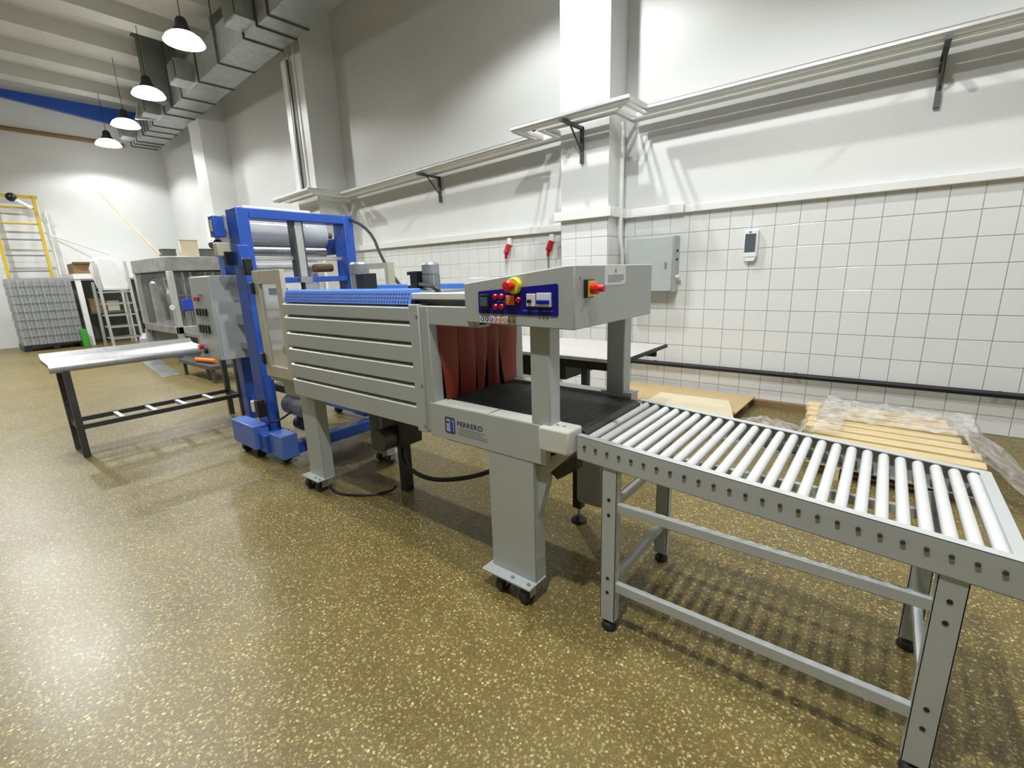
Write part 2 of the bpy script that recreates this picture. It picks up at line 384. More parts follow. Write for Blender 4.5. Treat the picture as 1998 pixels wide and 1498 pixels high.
# white drop conduit to the wall box
dc = tag(MB().tube([(-2.38, YW - .2, 2.90), (-2.385, YW - .2, 1.76), (-2.385, YW - .13, 1.60), (-2.385, YW - .1, 1.2)], .022, 10).build('conduit', 'pvc_white'), 'white plastic conduit dropping beside the pilaster', 'conduit')
# black pipe low on the wall
bp_ = thing('wall_pipe', 'black horizontal pipe running low along the tiled wall', 'pipe', (0, YW - .06, .3))
MB().cyl((-3.4 + 1.02, YW - .06, .338), (XR - .02, YW - .06, .352), .026, 12).build('pipe', 'black_paint', bp_)
for x in (-2.0, -.6, .8, 2.2):
    B(x - .012, x + .012, YW - .05, YW - .001, .325, .363).build('clip', 'black_plastic', bp_)

# grey wall box
wb = thing('wall_cabinet', 'grey steel electrical box mounted on the tiles beside the pilaster', 'electrical box', (-2.02, YW, 1.14))
B(-2.31, -1.785, 4.985, YW - .001, 1.145, 1.725).build('body', 'cabinet_grey', wb, bevel=.008)
dr = B(-2.3, -1.795, 4.968, 4.985, 1.155, 1.715).build('door', 'cabinet_grey', wb, bevel=.005)
B(-1.87, -1.85, 4.955, 4.968, 1.40, 1.46).build('lock', 'zinc', dr, bevel=.003)
for z, m_ in ((1.57, 'black_plastic'), (1.48, 'black_plastic')):
    MB().cyl((-1.785, 5.08, z), (-1.772, 5.08, z), .012, 10).build('gland', m_, wb)
MB().cyl((-1.785, 5.09, 1.30), (-1.745, 5.09, 1.30), .022, 10).build('gland', 'pvc_white', wb)
# small dispenser box on the tiles
db = thing('wall_dispenser', 'small white wall box with grey window on the tiles', 'wall box', (-1.085, YW, 1.45))
B(-1.145, -1.025, YW - .065, YW - .001, 1.47, 1.725).build('body', 'pvc_white', db, bevel=.008)
B(-1.135, -1.04, YW - .068, YW - .065, 1.52, 1.69).build('window', 'screen_grey', db)
MB().prism([(-1.14, 1.47), (-1.03, 1.47), (-1.05, 1.435), (-1.12, 1.435)], 'y', YW - .06, YW - .005).build('spout', 'pvc_white', db)
B(-1.10, -1.085, YW - .07, YW - .065, 1.70, 1.712).build('lock', 'black_plastic', db)
# hanging plugs
for x, z, lb, cb in ((-4.09, 1.83, 'red industrial socket hanging on the tiles, left of the two', False), (-3.40, 1.83, 'red industrial socket with grey cable, nearest the pilaster', True)):
    s = thing('wall_socket', lb, 'socket', (x, YW, z - .25), 'red sockets under the trunking')
    B(x - .03, x + .03, YW - .05, YW - .001, z - .07, z + .03).build('cap', 'pvc_white', s, bevel=.01)
    MB().cyl((x, YW - .05, z - .06), (x - .015, YW - .09, z - .17), .035, 10, .042).build('plug', 'red_lens', s)
    MB().cyl((x - .015, YW - .09, z - .17), (x - .02, YW - .095, z - .24), .024, 8, .018).build('cable_gland', 'red_lens', s)
    if cb: MB().tube([(x - .02, YW - .095, z - .23), (x - .03, YW - .06, z - .5), (x - .02, YW - .03, .3)], .009, 6, 2).build('cable', 'motor_grey', s)

# ------------------------------------------------------------------ pendants
def make_pendant(loc, label, power=1.0):
    x, y, z = loc
    t = thing('pendant_lamp', label, 'lamp', loc, 'bell shaped pendant lamps of the hall')
    MB().lathe((x, y, z), [(.135, .035), (.12, .07), (.085, .12), (.075, .2), (.05, .235), (.012, .25)], 24).build('housing', 'lamp_black', t)
    MB().lathe((x, y, z), [(.232, -.064), (.262, -.095), (.264, -.088), (.225, -.02), (.17, .02), (.134, .0345)], 24).build('shade', 'lamp_glow', t)
    MB().lathe((x, y, z), [(1e-4, -.125), (.10, -.12), (.17, -.105), (.225, -.075), (.232, -.064), (1e-4, -.056)], 24).build('diffuser', 'lamp_glow', t)
    MB().cyl((x, y, z + .245), (x, y, ZC - .001), .006, 6).build('rod', 'lamp_black', t)
    ld = bpy.data.lights.new('lamp_light', 'SPOT'); ld.energy = LAMP_W * power; ld.color = LAMP_COL; ld.spot_size = math.radians(LAMP_CONE); ld.spot_blend = 0.3; ld.shadow_soft_size = 0.07
    lo = bpy.data.objects.new('lamp_light', ld); col.objects.link(lo); lo.parent = t; lo.location = (0, 0, -.14)
    return t
names = ['lit pendant lamp hanging in front of the big zinc duct, nearest the viewer', 'lit pendant lamp beside the dark duct riser, second from the viewer', 'lit pendant lamp in front of the blue beam, third from the viewer', 'lit pendant lamp closest to the far end wall']
p0 = make_pendant(LAMPS_VISIBLE[0], names[0], LAMP_FAR)
for l, n in zip(LAMPS_VISIBLE[1:], names[1:]): copy_tree(p0, l, n)
p1 = make_pendant(LAMPS_WALL[0], 'pendant lamp above the pilaster behind the tunnel', 0.75)
for l in LAMPS_WALL[1:]:
    c = copy_tree(p1, l, 'pendant lamp near the tiled wall beyond the right picture edge')
    for ch in c.children:
        if ch.type == 'LIGHT': ch.data = ch.data.copy(); ch.data.energy = LAMP_W * 0.5
for i, (l, pw) in enumerate(LAMPS_OPEN):
    c = copy_tree(p1, l, 'pendant lamp out of view, ' + ['added to brighten the floor nearest the end wall', 'above the drain channel', 'above the infeed table', 'above the control box', 'above the viewer', 'added to brighten the left floor from the open side'][i])
    for ch in c.children:
        if ch.type == 'LIGHT': ch.data = ch.data.copy(); ch.data.energy = LAMP_W * pw

# ------------------------------------------------------------------ zinc air duct
dt = thing('air_duct', 'rectangular zinc air duct hung under the ceiling along the wall', 'air duct', (-11, 4.2, 4.9))
A = Vector((-4.6, 3.62, 4.95)); E_ = Vector((-15.9, 4.27, 4.95)); dv = (E_ - A); Ld = dv.length; du = dv / Ld; dn = Vector((du.y, -du.x, 0)) * -1
if dn.y < 0: dn = -dn
def dp(s_, t_, z_): p = A + du * s_ + dn * t_; return (p.x, p.y, 4.95 + z_)
def dbox(mb, s0, s1, t0, t1, z0, z1):
    return mb.hexa([dp(s0, t0, z0), dp(s1, t0, z0), dp(s1, t1, z0), dp(s0, t1, z0), dp(s0, t0, z1), dp(s1, t0, z1), dp(s1, t1, z1), dp(s0, t1, z1)])
fl = [0.0, 2.5, 2.9, 3.4, 4.55, 5.6, 6.65, 7.4, 7.95, 9.0, 9.5, 10.0, 10.7, 11.0, Ld]
for a, b in zip(fl, fl[1:]):
    dbox(MB(), a + .012, b - .012, 0, .55, 0, .5).build('duct_section', 'zinc', dt)
for a in fl[1:]:
    dbox(MB(), a - .014, a + .014, -.018, .568, -.018, .518).build('flange', 'steel_dark', dt)
for s_ in (3.15, 6.1, 8.55, 10.85):
    n_ = dbox(MB(), s_ - .22, s_ + .22, -.26, 0, .06, .40).build('outlet_box', 'zinc', dt)
    dbox(MB(), s_ - .2, s_ + .2, -.275, -.26, .08, .38).build('grille', 'zinc_dark', n_)
for s_ in (4.5, 7.3, 9.7):
    MB().tube([dp(s_, -.02, .0), dp(s_, -.02, ZC - 4.95)], .012, 6).build('hanger', 'steel_dark', dt)
    MB().tube([dp(s_, .57, .0), dp(s_, .57, ZC - 4.95)], .012, 6).build('hanger', 'steel_dark', dt)
rs = thing('duct_riser', 'dark grey flat duct dropping from the ceiling to the zinc duct', 'air duct', (-11.6, 3.8, 4.9))
MB().prism([(3.68, ZC - .03), (4.26, ZC - .03), (4.24, 5.56), (3.97, 5.0), (3.66, 5.08)], 'x', -12.2, -11.9).build('duct_body', 'zinc_dark', rs)
B(-12.25, -11.85, 3.62, 4.3, ZC - .03, ZC - .005).build('collar', 'steel_dark', rs)
# second riser near the lamp
tag(B(-9.9, -9.3, 4.16, 4.5, 5.5, ZC - .27).build('duct_riser', 'zinc_dark'), 'short dark duct stub between the ceiling and the zinc duct near the first lamp', 'air duct')
# grey sheet stuck behind far lamps
tag(MB().prism([(3.75, 4.95), (4.1, 5.0), (4.2, 5.55), (3.95, 5.6)], 'x', -13.4, -13.32).build('air_baffle', 'zinc'), 'pale sheet metal baffle on the far part of the duct', 'baffle')
# blue beam and pipe along the end wall
tag(MB().prism([(1.2, 5.86), (4.9, 5.54), (4.9, 6.0), (1.2, 5.93)], 'x', XF + .01, XF + .14).build('end_beam', 'blue_paint'), 'tapering blue beam under the ceiling along the end wall', 'beam')
tag(MB().cyl((XF + .1, YB + .01, 5.06), (XF + .1, 4.3, 5.11), .05, 10).build('end_wall_pipe', 'cardboard_brown'), 'brown pipe running across the top of the end wall', 'pipe')
# vertical steel pipe by the blue machine pilaster
tag(MB().cyl((-8.12, 4.52, 2.9), (-8.12, 4.52, 4.9), .02, 8).build('riser_pipe', 'steel_dark'), 'thin dark riser pipe in front of the pilaster behind the blue machine', 'pipe')

# ================================================================== ROLLER CONVEYOR
cv = thing('roller_conveyor', 'grey gravity roller conveyor with white rollers sloping down from the tunnel', 'roller conveyor', (-.25, 1.72, 0))
CX0, CX1 = -.845, .335; CY0, CY1 = 1.43, 2.035
def zr(x): return .793 - .0642 * (x + .836)
def slbox(mb, x0, x1, y0, y1, a, b):  # box following the slope; a,b offsets from rail top
    return mb.hexa([(x0, y0, zr(x0) + a), (x1, y0, zr(x1) + a), (x1, y1, zr(x1) + a), (x0, y1, zr(x0) + a), (x0, y0, zr(x0) + b), (x1, y0, zr(x1) + b), (x1, y1, zr(x1) + b), (x0, y1, zr(x0) + b)])
for y0, y1, l0, l1 in ((CY0, CY0 + .004, CY0, CY0 + .028), (CY1 - .004, CY1, CY1 - .028, CY1)):
    mb = slbox(MB(), CX0, CX1, y0, y1, -.095, 0); slbox(mb, CX0, CX1, l0, l1, -.004, 0.0005); slbox(mb, CX0, CX1, l0, l1, -.0955, -.0915)
    mb.build('side_rail', 'machine_grey_light', cv, bevel=.0012)
slbox(MB(), CX1 - .03, CX1, CY0 + .004, CY1 - .004, -.095, .001).build('end_rail', 'machine_grey_light', cv, bevel=.0012)
pitch = (.293 + .812) / 24
rl = bolt = None
for k in range(25):
    x = -.812 + pitch * k; z = zr(x) - .0195
    d = (pitch * k, 0, -pitch * k * .0642)
    if k == 0:
        rl = MB().cyl((x, CY0 + .03, z), (x, CY1 - .03, z), .0158, 16).build('roller', 'roller_pvc', cv)
        bolt = MB().cyl((x, CY0 - .0055, z - .018), (x, CY0, z - .018), .0062, 6).build('bolt', 'steel_dark', cv)
        axle = MB().cyl((x, CY0 + .003, z), (x, CY1 - .003, z), .005, 8).build('axle', 'zinc', cv)
    else:
        inst(rl, d, cv); inst(bolt, d, cv); inst(axle, d, cv)
for x in (-.742, .185):
    for y0 in (CY0 + .005, CY1 - .045):
        xx = x + .03
        zt = zr(x + .06) - .093
        lg = MB().box(x, x + .06, y0, y0 + .004, .045, zt).box(x, x + .004, y0, y0 + .04, .045, zt).box(x + .056, x + .06, y0, y0 + .04, .045, zt).build('leg', 'machine_grey_light', cv, bevel=.001)
        if y0 < 1.6:
            for z in (.565, .503, .235, .172): MB().cyl((xx, y0 - .002, z), (xx, y0 + .001, z), .0065, 8).build('bolt_hole_shade', 'black_plastic', lg)  # black discs; the shade in the holes is put into the colour
        MB().cyl((xx, y0 + .022, .02), (xx, y0 + .022, .07), .009, 8).build('stem', 'zinc', lg)
        MB().lathe((xx, y0 + .022, 0), [(.03, 0), (.031, .012), (.024, .026), (.012, .034)], 14).build('foot', 'black_rubber', lg)
for y0 in (CY0 + .012, CY1 - .04):
    for z0, z1 in ((.517, .551), (.18, .218)):
        B(-.684, .187, y0, y0 + .024, z0, z1).build('stretcher', 'machine_grey_light', cv, bevel=.0015)
for x in (-.722, .205):
    for z0, z1 in ((.517, .551), (.18, .218)):
        B(x, x + .024, CY0 + .044, CY1 - .045, z0, z1).build('cross_brace', 'machine_grey_light', cv, bevel=.0015)

# ================================================================== SHRINK TUNNEL
tn = thing('shrink_tunnel', 'grey heat shrink tunnel with ribbed side, red curtain and mesh belt', 'packaging machine', (-1.9, 1.72, 0))
zs = [1.262, 1.180, 1.081, .982, .883, .783, .662]
for a, b in zip(zs, zs[1:]):
    MB().prism([(1.40, a - .013), (1.412, a - .002), (1.43, a - .002), (1.43, b + .008), (1.404, b + .008), (1.40, b + .012)], 'x', -2.94, -1.722).build('side_panel', 'machine_grey', tn, bevel=.001)
B(-2.94, -1.722, 1.428, 2.06, .665, 1.262).build('body', 'machine_grey', tn)
B(-1.722, -1.655, 1.395, 1.45, .655, 1.268).build('corner_post', 'machine_grey', tn, bevel=.004)
B(-1.655, -1.60, 1.403, 1.47, .665, 1.262).build('door_jamb', 'machine_grey', tn, bevel=.004)
B(-1.722, -1.60, 2.035, 2.10, .665, 1.262).build('door_jamb', 'machine_grey', tn, bevel=.004)
B(-1.722, -1.60, 1.45, 2.04, 1.175, 1.262).build('lintel', 'machine_grey', tn, bevel=.004)
B(-1.722, -1.71, 1.45, 2.04, .67, 1.18).build('inner_shade_plate', 'cavity_shade', tn)  # dark plate; shade of the hollow tunnel is painted on
for z in (1.215, .89, .69): MB().cyl((-1.665, 1.392, z), (-1.665, 1.396, z), .008, 8).build('screw', 'motor_grey', tn)
# blue perforated grille along the top edge
gr = MB().prism([(1.402, 1.264), (1.47, 1.264), (1.47, 1.338), (1.425, 1.332)], 'x', -2.925, -1.712).build('grille', 'blue_grill', tn, bevel=.002)
hm = MB()
for r_ in range(3):
    f = .2 + .26 * r_; y = 1.402 + .023 * f; z = 1.264 + .068 * f
    for k in range(54):
        x = -2.9 + .0218 * k
        hm.hexa([(x, y - .0028, z - .005), (x + .012, y - .0028, z - .005), (x + .012, y + .004, z - .005), (x, y + .004, z - .005),
                 (x, y + .0006, z + .005), (x + .012, y + .0006, z + .005), (x + .012, y + .006, z + .005), (x, y + .006, z + .005)])
hm.build('grille_slot_shade', 'blue_hole_shade', gr, kind='stuff')  # dark blocks carry the shade inside the perforations as colour
B(-2.94, -1.60, 1.472, 2.08, 1.263, 1.305).build('top_cover', 'machine_grey_light', tn, bevel=.004)
B(-2.90, -1.70, 1.95, 2.09, 1.306, 1.345).build('rear_grille', 'blue_grill', tn, bevel=.003)
B(-1.708, -1.30, 1.41, 1.472, 1.29, 1.318).build('edge_trim', 'pvc_white', tn, bevel=.003)
B(-1.708, -1.685, 1.405, 1.43, 1.266, 1.285).build('latch', 'black_plastic', tn)
B(-1.60, -1.30, 1.47, 2.04, 1.255, 1.302).build('hood', 'machine_grey', tn, bevel=.004)
# fan motors
def motor(x, y, r, z1, sgn):
    m_ = MB().lathe((x, y, 1.305), [(r * 1.05, 0), (r * 1.05, .02), (r * .92, .025), (r * .92, (z1 - 1.305) * .62), (r, (z1 - 1.305) * .63), (r, (z1 - 1.305) * .93), (r * .8, z1 - 1.305), (1e-4, z1 - 1.303)], 24).build('fan_motor', 'motor_grey', tn)
    for k in range(14):
        a = 2 * math.pi * k / 14
        c_, s_ = math.cos(a), math.sin(a)
        MB().bar((x + r * .95 * c_, y + r * .95 * s_, 1.325), (x + r * .95 * c_, y + r * .95 * s_, 1.305 + (z1 - 1.305) * .6), .012, .006, (c_, s_, 0)).build('fin', 'motor_grey', m_)
    tb = B(min(x + sgn * r * .9, x + sgn * (r * .9 + .075)), max(x + sgn * r * .9, x + sgn * (r * .9 + .075)), y - .07, y + .03, 1.325, 1.42).build('terminal_box', 'black_plastic', m_, bevel=.004)
    return m_
motor(-2.60, 1.75, .059, 1.49, 1)
m2 = motor(-1.945, 1.75, .047, 1.462, -1)
B(-2.058, -2.036, 1.678, 1.6815, 1.345, 1.40).build('rating_label', 'paper', m2)
MB().tube([(-1.99, 1.70, 1.35), (-1.86, 1.66, 1.345), (-1.80, 1.65, 1.33), (-1.79, 1.66, 1.305)], .012, 8, 2).build('motor_cable', 'black_rubber', m2)
B(-2.05, -1.80, 1.62, 1.88, 1.305, 1.318).build('motor_plate', 'motor_grey', tn, bevel=.002)
# curtain strips
yc = [1.452, 1.575, 1.69, 1.79, 1.885, 2.045]
for k, (a, b) in enumerate(zip(yc, yc[1:])):
    mb = MB(); n = 8; vs = []
    for i in range(n + 1):
        t = i / n; z = 1.178 - t * .368; g = .016 * max(0, t - .38) / .62
        xo = t * .012 * math.sin(t * 2.6 + k); tw = .016 * t * t * (1 if k % 2 else -.6)
        for xx in (0, .003): vs += [(-1.595 + xo + xx - tw, a + .001 + g, z), (-1.59 + xo * .6 + xx + .01 * math.sin(t * 3), (a + b) / 2, z), (-1.595 + xo + xx + tw, b - .001 - g, z)]
    fs = []
    for i in range(n):
        o = i * 6
        for j in range(2): fs += [(o + j, o + j + 1, o + 7 + j, o + 6 + j), (o + 3 + j, o + 9 + j, o + 10 + j, o + 4 + j)]
        fs += [(o, o + 6, o + 9, o + 3), (o + 2, o + 5, o + 11, o + 8)]
    mb.add(vs, fs); mb.build('curtain_strip', 'red_curtain', tn)
B(-1.60, -1.57, 1.47, 2.035, 1.172, 1.19).build('curtain_rail', 'machine_grey', tn)
# belt deck
B(-1.70, -.862, 1.487, 1.985, .770, .797).build('mesh_belt', 'mesh_belt', tn)
MB().cyl((-.862, 1.487, .768), (-.862, 1.985, .768), .029, 20).build('belt_nose', 'mesh_belt', tn)
for k in range(58):
    x = -1.69 + .0142 * k
    if k == 0: wr_ = MB().cyl((x, 1.49, .798), (x, 1.98, .798), .0022, 5).build('belt_rod', 'steel_dark', tn)
    else: inst(wr_, (.0142 * k, 0, 0), tn)
# front and rear beams of the outfeed deck
MB().prism([(-1.63, .648), (-.965, .648), (-.965, .812), (-1.63, .812)], 'y', 1.40, 1.432).build('side_beam', 'machine_grey', tn, bevel=.003)
B(-1.60, -1.27, 1.402, 1.487, .812, .8145).build('beam_cap', 'block_white', tn, bevel=.001)
B(-1.262, -.95, 1.402, 1.487, .812, .8145).build('beam_cap', 'block_white', tn, bevel=.001)
B(-1.70, -.88, 1.985, 2.06, .70, .815).build('side_beam', 'machine_grey_light', tn, bevel=.003)
B(-1.04, -.88, 1.99, 2.07, .815, .822).build('rear_plate', 'machine_grey_light', tn)
eb = B(-.985, -.85, 1.375, 1.48, .722, .818).build('end_block', 'block_white', tn, bevel=.008)
for x in (-.93, -.90): MB().cyl((x, 1.43, .817), (x, 1.43, .8195), .006, 8).build('screw', 'motor_grey', eb)
MB().prism([(-1.0, .66), (-.87, .73), (-.87, .71), (-.98, .60), (-1.0, .60)], 'y', 1.432, 1.452).build('gusset', 'machine_grey', tn)
MB().prism([(-.985, .60), (-.86, .70), (-.86, .64), (-.95, .575)], 'y', 1.455, 1.50).build('chain_guard', 'black_plastic', tn)
# return belt under the deck
MB().hexa([(-1.62, 1.49, .60), (-.98, 1.49, .60), (-.98, 1.98, .60), (-1.62, 1.98, .60), (-1.62, 1.49, .612), (-.98, 1.49, .612), (-.98, 1.98, .612), (-1.62, 1.98, .612)]).build('return_belt', 'mesh_belt', tn)
MB().hexa([(-.99, 1.49, .60), (-.87, 1.49, .735), (-.87, 1.98, .735), (-.99, 1.98, .60), (-.99, 1.49, .612), (-.88, 1.49, .745), (-.88, 1.98, .745), (-.99, 1.98, .612)]).build('return_belt', 'mesh_belt', tn)
# legs with casters
def caster(x, y, parent):
    c = MB().box(x - .022, x + .022, y - .03, y + .03, .078, .084).box(x - .024, x - .02, y - .022, y + .022, .03, .08).box(x + .02, x + .024, y - .022, y + .022, .03, .08).build('caster', 'zinc', parent)
    MB().cyl((x - .018, y - .012, .036), (x + .018, y - .012, .036), .036, 18).build('wheel', 'black_rubber', c)
def leg(x0, x1, y0, front, zt):
    sgn = 1 if front else -1
    mb = MB().box(x0, x1, min(y0, y0 + .004 * sgn), max(y0, y0 + .004 * sgn), .09, zt).box(x0, x0 + .004, min(y0, y0 + sgn * .075), max(y0, y0 + sgn * .075), .09, zt).box(x1 - .004, x1, min(y0, y0 + sgn * .075), max(y0, y0 + sgn * .075), .09, zt)
    lg = mb.build('leg', 'machine_grey', tn, bevel=.002)
    fp = B(x0 - .022, x1 + .005, min(y0 - sgn * .055, y0 + sgn * .07), max(y0 - sgn * .055, y0 + sgn * .07), .084, .092).build('foot_plate', 'machine_grey_light', lg, bevel=.001)
    for x in (x0 + .05 + (x1 - x0) * .35, x1 - .02):
        MB().cyl((x, y0 - sgn * .028, .092), (x, y0 - sgn * .028, .098), .009, 6).build('bolt', 'zinc', lg)
    return lg
l1 = leg(-1.272, -1.03, 1.402, True, .648)
caster(-1.20, 1.40, tn); caster(-1.065, 1.395, tn)
l2 = leg(-2.985, -2.80, 1.45, True, .665)
caster(-2.95, 1.44, tn); caster(-2.84, 1.455, tn)
B(-1.19, -1.03, 2.0, 2.06, .17, .70).build('rear_panel', 'machine_grey', tn, bevel=.02)
B(-1.20, -1.02, 2.02, 2.11, .62, .66).build('rear_bracket', 'machine_grey', tn)
leg(-2.985, -2.80, 2.03, False, .665); caster(-2.95, 2.02, tn); caster(-2.84, 2.02, tn)
MB().prism([(-1.03, .63), (-.985, .63), (-.985, .56), (-1.03, .40)], 'y', 1.43, 1.47).build('leg_gusset', 'machine_grey', tn)
lf = B(-1.25, -1.20, 2.07, 2.12, .09, .62).build('levelling_leg', 'black_paint', tn)
MB().cyl((-1.225, 2.095, .03), (-1.225, 2.095, .09), .008, 8).build('stem', 'zinc', lf)
MB().lathe((-1.225, 2.095, 0), [(.045, 0), (.045, .012), (.02, .035)], 14).build('foot', 'black_rubber', lf)
# side bracket between tunnel and wrapper, drive unit below
B(-2.46, -2.28, 1.70, 1.88, .34, .64).build('drive_unit', 'black_plastic', tn, bevel=.01)
MB().cyl((-2.37, 1.60, .40), (-2.37, 1.72, .40), .07, 18).build('drive_motor', 'steel_dark', tn)
B(-2.40, -2.34, 1.76, 1.82, .0, .34).build('drive_leg', 'black_plastic', tn)
# pillars and control box
B(-1.035, -.945, 1.402, 1.475, .813, 1.20).build('pillar', 'machine_grey', tn, bevel=.006)
B(-1.01, -.92, 1.985, 2.06, .815, 1.20).build('pillar', 'machine_grey', tn, bevel=.006)
B(-1.60, -1.29, 1.402, 1.47, 1.178, 1.262).build('header_beam', 'machine_grey', tn, bevel=.004)
cb = MB().prism([(-1.325, 1.205), (-.815, 1.195), (-.815, 1.411), (-.845, 1.411), (-1.325, 1.358)], 'y', 1.362, 2.02).build('control_box', 'machine_grey', tn, bevel=.004)
B(-1.335, -1.29, 1.385, 2.0, 1.19, 1.3).build('hood_flange', 'machine_grey', tn)
def rrect(x0, x1, z0, z1, r, n=5):
    P = []
    for cx_, cz_, a0 in ((x1 - r, z0 + r, -90), (x1 - r, z1 - r, 0), (x0 + r, z1 - r, 90), (x0 + r, z0 + r, 180)):
        for i in range(n + 1):
            a = math.radians(a0 + 90 * i / n); P.append((cx_ + r * math.cos(a), cz_ + r * math.sin(a)))
    return P
YF = 1.362
def shear(P, x0=-1.245, x1=-.878): return [(x, z + (x - x0) / (x1 - x0) * .0) for x, z in P]
MB().prism([(-1.245, 1.243), (-.884, 1.241), (-.878, 1.246), (-.878, 1.347), (-.884, 1.352), (-1.243, 1.327), (-1.247, 1.322), (-1.249, 1.248)], 'y', YF - .0025, YF).build('switch_panel', 'panel_blue', cb)
def on_panel(name, mb, m_, **k): return mb.build(name, m_, cb, **k)
f0 = YF - .0025
on_panel('temperature_controller', B(-1.232, -1.185, f0 - .012, f0, 1.262, 1.316), 'black_plastic', bevel=.002)
on_panel('display', B(-1.228, -1.192, f0 - .0135, f0 - .012, 1.272, 1.306), 'screen_grey')
for x, z in ((-1.158, 1.307), (-1.128, 1.308), (-1.158, 1.270), (-1.128, 1.270), (-1.048, 1.296)):
    on_panel('indicator_lamp', MB().lathe((x, f0, z), [(.0115, 0), (.0115, -.006), (.008, -.010), (1e-4, -.012)], 14, 'y'), 'red_lens')
on_panel('rocker_switch', B(-1.104, -1.064, f0 - .008, f0, 1.277, 1.312), 'orange', bevel=.003)
on_panel('breaker', B(-1.008, -.971, f0 - .008, f0, 1.274, 1.318), 'paper', bevel=.001)
on_panel('breaker_toggle', B(-1.0, -.985, f0 - .016, f0 - .008, 1.286, 1.298), 'black_plastic')
on_panel('breaker', B(-.964, -.904, f0 - .008, f0, 1.273, 1.321), 'paper', bevel=.001)
on_panel('breaker_toggle', B(-.960, -.908, f0 - .012, f0 - .008, 1.283, 1.297), 'print_blue')
for x in (-.957, -.940, -.923): on_panel('toggle_lever', B(x, x + .011, f0 - .018, f0 - .012, 1.285, 1.292), 'panel_blue')
for x0, x1, z in ((-1.03, -1.005, 1.258), (-1.0, -.955, 1.258), (-.945, -.90, 1.258), (-1.15, -1.11, 1.289)):
    on_panel('panel_print', B(x0, x1, f0 - .0005, f0, z - .0022, z + .0022), 'print_faint')
# emergency stop
on_panel('emergency_collar', MB().lathe((-1.063, YF, 1.347), [(.030, 0), (.030, -.012), (.026, -.018), (.014, -.018)], 22, 'y'), 'yellow')
on_panel('emergency_button', MB().lathe((-1.063, YF, 1.347), [(.012, -.018), (.012, -.035), (.020, -.037), (.021, -.050), (.016, -.058), (1e-4, -.060)], 20, 'y'), 'red_knob')
# pictogram sticker strip
on_panel('sticker_strip', B(-1.243, -1.062, YF - .001, YF, 1.208, 1.232), 'paper')
for k, m_ in enumerate(('print_blue', 'print_navy', 'print_blue', 'print_red', 'print_red', 'print_red', 'print_green', 'print_green')):
    x = -1.231 + .0224 * k
    mb = MB().lathe((x, YF - .001, 1.220), [(.009, 0), (.009, -.0006)], 12, 'y') if k < 6 else MB().prism([(x - .01, 1.212), (x + .01, 1.212), (x, 1.230)], 'y', YF - .0016, YF - .001)
    on_panel('pictogram', mb, m_)
    if k < 6: on_panel('pictogram_mark', B(x - .003, x + .003, YF - .0022, YF - .0016, 1.215, 1.226), 'paper')
# main switch and warning paper on the end of the box
XE = -.815
on_panel('main_switch_base', B(XE, XE + .012, 1.425, 1.478, 1.300, 1.362), 'black_plastic', bevel=.002)
on_panel('main_switch_plate', B(XE + .012, XE + .016, 1.434, 1.478, 1.304, 1.358), 'yellow')
on_panel('main_switch_knob', MB().lathe((XE + .016, 1.455, 1.331), [(.02, 0), (.02, .02), (.012, .026), (.011, .045), (1e-4, .047)], 18, 'x'), 'red_knob')
MB().cyl((XE, 1.40, 1.372), (XE + .004, 1.40, 1.372), .006, 8).build('screw', 'zinc', cb)
on_panel('warning_paper', B(XE, XE + .0008, 1.578, 1.752, 1.337, 1.409), 'paper')
on_panel('warning_symbol', MB().prism([(1.655, 1.382), (1.675, 1.382), (1.665, 1.402)], 'x', XE + .0008, XE + .0012), 'print_grey')
for k in range(5): on_panel('printed_line', B(XE + .0008, XE + .0012, 1.60, 1.735 - (.02 if k == 4 else 0), 1.370 - .0058 * k, 1.3735 - .0058 * k), 'print_grey')
# maker's sign on the side beam
sg = 1.3995
fr = MB()
outer = rrect(-1.530, -1.466, .684, .760, .010); inner = rrect(-1.524, -1.472, .690, .754, .007); n = len(outer)
vs = [(x, sg - .0006, z) for x, z in outer] + [(x, sg - .0006, z) for x, z in inner]
vs += [(x, sg + .0006, z) for x, z in outer] + [(x, sg + .0006, z) for x, z in inner]
fs = []
for i in range(n):
    j = (i + 1) % n; fs += [(i, j, n + j, n + i), (2 * n + i, 3 * n + i, 3 * n + j, 2 * n + j), (i, 2 * n + i, 2 * n + j, j), (n + i, n + j, 3 * n + j, 3 * n + i)]
fr.add(vs, fs); lg_ = fr.build('logo_frame', 'print_navy', tn)
MB().prism([(-1.497, .690), (-1.479, .690), (-1.479, .735), (-1.488, .752), (-1.497, .752)], 'y', sg - .0006, sg + .0006).build('logo_bar', 'print_blue', lg_)
B(-1.524, -1.504, sg - .0006, sg + .0006, .732, .738).build('logo_arm', 'print_navy', lg_)
text('sign_lettering', 'FERRERO', .034, (-1.452, sg, .728), (1, 0, 0), (0, 0, 1), 'print_navy', lg_, sx=1.12)
for k, (a, b) in enumerate(((-1.452, -1.285), (-1.44, -1.30), (-1.452, -1.275), (-1.452, -1.268))):
    B(a, b, sg - .0004, sg + .0006, .716 - .0095 * k, .7205 - .0095 * k).build('sign_print', 'print_grey', lg_)

# cable looping under the tunnel
tag(MB().tube([(-2.38, 1.80, .36), (-2.28, 1.70, .24), (-2.05, 1.68, .20), (-1.85, 1.75, .22), (-1.62, 1.85, .30), (-1.5, 1.9, .45)], .014, 8, 3).build('drive_hose', 'black_rubber'), 'black hose looping below the tunnel', 'hose')
tag(MB().tube([(-2.84, 1.5, .009), (-2.7, 1.46, .009), (-2.5, 1.56, .009), (-2.42, 1.7, .01), (-2.37, 1.70, .06)], .008, 6, 3).build('power_cable', 'black_rubber'), 'thin black cable lying on the floor by the rear caster', 'cable')

